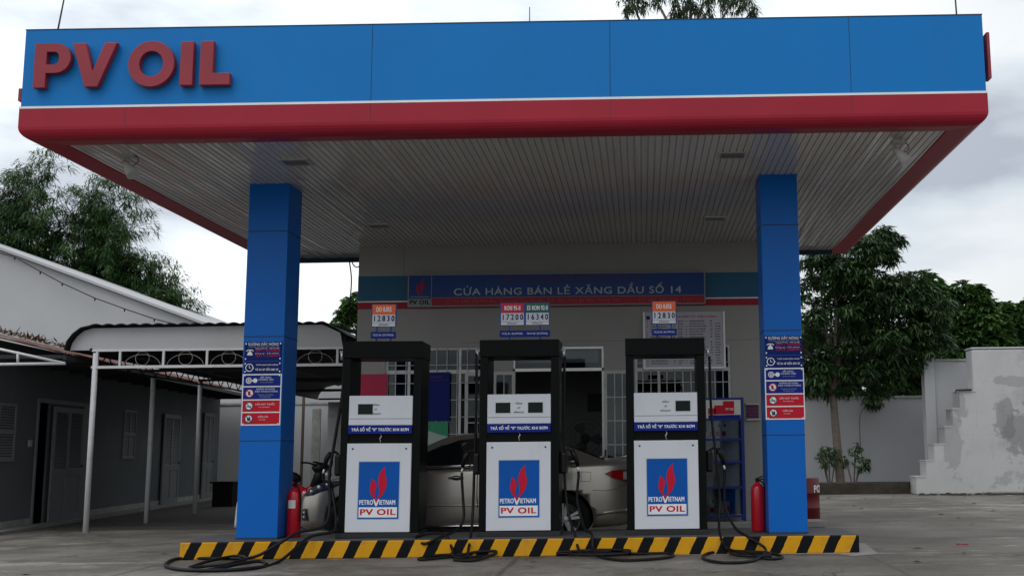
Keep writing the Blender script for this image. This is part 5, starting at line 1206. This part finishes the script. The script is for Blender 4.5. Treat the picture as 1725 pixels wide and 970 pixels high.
s = MB(); s.box(xl+.25, 14, 31.57, 31.88, zt2-.06, zt2); s.box(xl-.02, xl+.32, 31.48, 31.88, zt2+.02, zt2+.06); s.build('rear_coping', M['cap_grime'], sw)
s = MB(); q = [at(1610, 661, Y=29.95), at(1610, 657, Y=29.95), at(1637, 656, Y=29.95)]; s.tube(q, .025, 6); s.build('pipe', M['iron_dark'], sw)
# low strip that makes the dark band in front of the soil bed
s = MB(); s.box(3.5, at(1530, 830, Y=30.4).x+.1, 30.6, 30.75, 0, .30); tag(s.build('soil_bed_band', M['soil'], bevel=.01), 'low dark band along the soil bed at the foot of the tree', 'kerb')
# rubble by the wall foot
rk = random.Random(5)
s = MB()
for i in range(160):
    x = rk.uniform(7.2, 14); y = 29.55-(x-7.2)*.22+rk.gauss(0, .12); r = rk.uniform(.02, .09)
    s.lathe((x, y, 0), [(r, 0), (r*rk.uniform(.7, 1), r*.5), (0, r*.7)], 6)
tag(s.build('rubble', M['soil']), kind='stuff', label='small rubble and grit along the foot of the stained wall', cat='rubble')
s = MB()
for i in range(110):
    x = rk.uniform(-11, 13); y = rk.uniform(11.5, 30)
    if -5.6 < x < 2.6 and 13.5 < y < 15: continue
    if rk.random() > .25 and x < 2: continue
    a = rk.uniform(0, 6.3); l = rk.uniform(.03, .08); w = l*.35; ca, sa = math.cos(a), math.sin(a); z = .012
    s.add([(x-l*ca, y-l*sa, z), (x+w*sa, y-w*ca, z+.012), (x+l*ca, y+l*sa, z+.004), (x-w*sa, y+w*ca, z+.016)], [(0, 1, 2, 3)])
tag(s.build('fallen_leaves', M['fallen'], recalc=False), kind='stuff', label='scattered dry leaves on the concrete', cat='leaves')

# red fire barrel half hidden by the right column
t = empty('fire_barrel', (2.72, 19.25, 0), 'dark red barrel lettered in white, half hidden behind the right blue column', 'barrel')
s = MB(); s.lathe((2.72, 19.25, 0), [(0, .01), (.27, .01), (.285, .03), (.285, .24), (.295, .25), (.285, .26), (.285, .49), (.295, .50), (.285, .51), (.285, .73), (.27, .745), (0, .74)], 36); s.build('drum', M['drum_red'], t)
lt = text('PCCC', .17, (2.72, 18.96, .56), M['white'], t, width=.34, bold=.03)
for v in lt.data.vertices:     # wrap the letters round the drum
    a = v.co.x/.287; d = .287+(-.29-v.co.y if v.co.y < -.29 else 0); v.co.x = d*math.sin(a+1.2); v.co.y = -d*math.cos(a+1.2)-.002

# ================================================================== TREES
def leafcloud(rng, blobs, leaf, droop=0.3):
    """leaf = function(rng, position, direction, MB)"""
    s = MB()
    for (c, r, n) in blobs:
        c = Vector(c); r = Vector(r)
        for i in range(n):
            d = Vector((rng.gauss(0, 1), rng.gauss(0, 1), rng.gauss(0, 1))).normalized()
            f = rng.random()**.45
            p_ = Vector((c.x+d.x*r.x*f, c.y+d.y*r.y*f, c.z+d.z*r.z*f))
            leaf(rng, p_, d, s)
    return s
def blade(s, p0, d, L, w, sag=.25):
    d = d.normalized(); side = d.cross(Vector((0, 0, 1)))
    side = side.normalized() if side.length > .05 else Vector((1, 0, 0))
    m1 = p0+d*L*.45; tip = p0+d*L+Vector((0, 0, -sag*L))
    n = len(s.v); s.v += [tuple(p0), tuple(m1-side*w), tuple(tip), tuple(m1+side*w)]; s.f.append((n, n+1, n+2, n+3)); s.sm.append(False)
def rosette(n, L, w, dr):
    def f(rng, p0, out, s):
        for k in range(n):
            a = rng.uniform(0, 2*math.pi); d = Vector((math.cos(a), math.sin(a), 0))*1.0+out*.35+Vector((0, 0, rng.uniform(-dr, .35)))
            blade(s, p0, d, L*rng.uniform(.7, 1.2), w, rng.uniform(.15, .5))
    return f
def limbs(base, fork, targets, r0, rng, extra=None):
    s = MB(); base, fork = Vector(base), Vector(fork)
    mid = base.lerp(fork, .5)+Vector((rng.uniform(-.08, .08), 0, 0))
    pts = spline([base, mid, fork], 5); s.tube([base+Vector((0, 0, -.05))]+pts, [r0*1.5, r0*1.25]+[r0*(1.1-.3*i/len(pts)) for i in range(1, len(pts))], 12)
    for t_ in targets:
        t_ = Vector(t_); m_ = fork.lerp(t_, .5)+Vector((rng.uniform(-.2, .2), rng.uniform(-.2, .2), rng.uniform(0, .3)))
        ps = spline([fork, m_, t_], 5); s.tube(ps, [r0*(.62-.5*i/len(ps)) for i in range(len(ps))], 7)
    return s
def tree(name, label, base, fork, blobs, leafm, leaf, r0, seed, trunkm='bark', sub=14, spread=.5):
    rng = random.Random(seed)
    t = empty(name, base, label, 'tree')
    limbs(base, fork, [b[0] for b in blobs], r0, rng).build('trunk', M[trunkm], t)
    bb = []
    for (c, r, n) in blobs:
        for k in range(sub):
            d = Vector((rng.gauss(0, 1), rng.gauss(0, 1), rng.gauss(0, 1))).normalized(); f = rng.uniform(.45, 1.0)
            cc = (c[0]+d.x*r[0]*f, c[1]+d.y*r[1]*f, c[2]+d.z*r[2]*f); q = rng.uniform(.22, .42)*spread*2
            bb.append((cc, (r[0]*q, r[1]*q, r[2]*q), int(n/sub)))
    leafcloud(rng, bb, leaf).build('crown', M[leafm], t, recalc=False)
    return t
TY = 31.6
T_ = lambda px, py, Y=TY: tuple(at(px, py, Y=Y))
def B_(px, py, rpx, rpy, n, Y=TY, ry=1.0): c = at(px, py, Y=Y); k = Y/F; return (tuple(c), (rpx*k, ry*max(rpx, rpy)*k*.8, rpy*k), n)
tree('mango_tree', 'dense dark green tree with long drooping leaves and bare trunk, beside the right blue column', (at(1417, 810, Y=TY).x, TY, 0), T_(1402, 650),
     [B_(1400, 560, 85, 55, 420), B_(1470, 450, 75, 62, 460), B_(1380, 470, 70, 60, 360), B_(1545, 530, 62, 60, 360), B_(1490, 570, 80, 60, 420), B_(1512, 600, 62, 40, 240), B_(1330, 560, 60, 70, 260), B_(1410, 620, 60, 28, 160), B_(1480, 412, 50, 30, 260), B_(1380, 630, 50, 36, 260), B_(1460, 632, 70, 34, 300), B_(1440, 500, 80, 60, 420), B_(1530, 480, 50, 45, 300), B_(1560, 550, 48, 45, 260), B_(1505, 520, 60, 60, 340), B_(1400, 430, 50, 30, 200)],
     'leaf_mango', rosette(9, .27, .029, .6), .12, 11)
tree('dense_tree', 'dark dense tree behind the boundary wall, filling the gap behind the mango trunk', (at(1470, 800, Y=38).x, 38, 0), T_(1470, 650, 38),
     [B_(1370, 590, 55, 55, 260, 38), B_(1440, 600, 60, 55, 300, 38), B_(1510, 600, 60, 55, 300, 38), B_(1400, 650, 60, 30, 200, 38), B_(1480, 650, 60, 30, 200, 38), B_(1550, 640, 50, 36, 220, 38), B_(1580, 610, 40, 40, 160, 38)],
     'leaf_dark', rosette(7, .38, .06, .7), .14, 16, sub=10)
tree('broadleaf_tree', 'brighter green broad leaved tree behind the stepped wall, left of the far right tree', (at(1640, 800, Y=37).x, 37, 0), T_(1640, 650, 37),
     [B_(1595, 508, 50, 45, 380, 37), B_(1640, 560, 60, 40, 400, 37), B_(1650, 510, 36, 30, 240, 37), B_(1585, 570, 45, 50, 320, 37), B_(1570, 490, 30, 30, 160, 37), B_(1620, 600, 60, 30, 240, 37)],
     'leaf_bright', rosette(6, .30, .085, .6), .14, 12)
tree('broadleaf_tree', 'green tree with broad leaves at the far right behind the tall stained wall', (at(1735, 800, Y=38).x, 38, 0), T_(1735, 650, 38),
     [B_(1698, 545, 38, 36, 340, 38), B_(1745, 555, 50, 50, 380, 38), B_(1690, 585, 50, 28, 260, 38), B_(1730, 520, 25, 22, 120, 38), B_(1670, 540, 34, 36, 240, 38)],
     'leaf_bright', rosette(6, .28, .075, .6), .13, 13)
tree('small_tree', 'small pale green tree seen in the gap left of the shop corner', (at(600, 700, Y=38).x, 38, 0), T_(598, 620, 38),
     [B_(598, 515, 24, 26, 150, 38), B_(580, 545, 26, 22, 150, 38), B_(625, 540, 30, 30, 120, 38)],
     'leaf_bright', rosette(5, .26, .06, .5), .1, 14, sub=10)
tree('eucalyptus_tree', 'tall airy tree with hanging leaves rising above the canopy roof', (at(1155, 700, Y=45).x, 45, 0), (at(1155, 100, Y=45).x, 45, 15.5),
     [B_(1065, 5, 30, 26, 90, 45), B_(1100, -12, 30, 30, 100, 45), B_(1150, 8, 32, 28, 110, 45), B_(1185, 0, 26, 40, 90, 45), B_(1235, -2, 38, 26, 110, 45), B_(1160, -60, 70, 40, 160, 45), B_(1268, 18, 12, 14, 30, 45)],
     'leaf_euc', rosette(6, .34, .026, 2.4), .2, 15, sub=26, spread=.26)
# young shrub at the trunk foot, creeper on the wall
for x_, lb, sd in ((at(1398, 810, Y=31.4).x, 'small leafy sapling left of the mango tree trunk', 21), (at(1437, 810, Y=31.4).x, 'small leafy sapling right of the mango tree trunk', 22)):
    rng = random.Random(sd); t = empty('sapling', (x_, 31.4, 0), lb, 'plant', 'saplings at the trunk foot')
    s = MB(); tp = []
    for k in range(4): e_ = Vector((x_+rng.uniform(-.3, .3), 31.4+rng.uniform(-.2, .2), rng.uniform(.8, 1.25))); tp.append(e_); s.tube(spline([(x_, 31.4, 0), (x_*.5+e_.x*.5, 31.4, .5), e_], 4), .022, 6)
    s.build('stem', M['bark'], t)
    leafcloud(rng, [(e_, (.18, .16, .25), 14) for e_ in tp], rosette(4, .16, .03, 1.4)).build('foliage', M['leaf_mango'], t, recalc=False)
rng = random.Random(31); t = empty('wall_creeper', (at(1468, 700, Y=33.9).x, 33.9, 2.7), 'thin creeper with a tuft of leaves hanging over the boundary wall', 'plant')
c0 = at(1470, 678, Y=33.85)
s = MB(); s.tube(spline([c0, (c0.x-.35, 33.9, 2.3), (c0.x-.4, 33.93, 1.6), (c0.x-.38, 33.95, 1.0)], 5), .012, 5); s.build('stem', M['bark'], t)
leafcloud(rng, [(c0, (.35, .1, .15), 40)], rosette(4, .16, .03, 1.2)).build('foliage', M['leaf_mango'], t, recalc=False)

# bamboo clumps, upper left
def bamboo(label, tips, base, seed, dens=.6):
    rng = random.Random(seed); t = empty('bamboo_clump', base, label, 'bamboo', 'bamboo clumps behind the gable')
    cs = MB(); ls = MB(); base = Vector(base)
    for (px, py, Y) in tips:
        tip = at(px, py, Y=Y); b0 = base+Vector((rng.uniform(-1, 1), rng.uniform(-1, 1), 0))
        mid = b0.lerp(tip, .6)+Vector((-(tip.x-b0.x)*.25, 0, (tip.z)*.15))
        pts = spline([b0, mid, tip], 16); cs.tube(pts, [.05*(1-.9*i/len(pts)) for i in range(len(pts))], 6)
        n = len(pts)
        for i in range(int(n*.40), n):
            f = i/n
            for q in range(int(3*dens)+1):
                a = rng.uniform(0, 2*math.pi); L = rng.uniform(.6, 1.5)*(1.25-.8*f)
                d = Vector((math.cos(a), math.sin(a), rng.uniform(.0, .7))); p0 = pts[i]; p1 = p0+d*L; p2 = p1+Vector((d.x*.4, d.y*.4, -.25))*L*.5
                br = spline([p0, p1, p2], 5); cs.tube(br, .008, 4, cap=False)
                for j, bp_ in enumerate(br):
                    for w_ in range(6 if f < .7 else 3):
                        d2 = Vector((d.x+rng.gauss(0, .7), d.y+rng.gauss(0, .7), rng.uniform(-.7, .6)))
                        blade(ls, bp_+Vector((rng.gauss(0, .08), rng.gauss(0, .08), rng.gauss(0, .08))), d2, rng.uniform(.25, .45), .022, .35)
    cs.build('culms', M['culm'], t); ls.build('foliage', M['leaf_bamboo'], t, recalc=False)
by_ = 44.
bamboo('tall feathery bamboo clump at the far left edge above the white gable', [(88, 262, by_), (40, 285, by_), (60, 300, by_+1), (5, 320, by_), (-20, 300, by_), (95, 330, by_-1), (20, 350, by_), (50, 380, by_), (-30, 380, by_), (0, 400, by_-1)], (at(10, 700, Y=by_).x, by_, 0), 41)
bamboo('middle feathery bamboo clump, its tips just touching the edge line of the canopy', [(150, 303, by_), (190, 302, by_), (215, 330, by_), (228, 360, by_-1), (135, 330, by_), (170, 350, by_+1), (205, 395, by_), (120, 375, by_), (160, 400, by_), (95, 400, by_), (212, 430, by_)], (at(130, 700, Y=by_).x, by_, 0), 42)
bamboo('lower rounded bamboo clump arching down to the right, above the carport', [(235, 432, by_), (265, 440, by_), (290, 465, by_), (305, 500, by_), (312, 520, by_), (250, 470, by_), (220, 450, by_), (190, 460, by_), (270, 500, by_), (285, 490, by_-1)], (at(225, 700, Y=by_).x, by_, 0), 43)

r = bpy.context.scene.render; r.resolution_x = 1024; r.resolution_y = 575
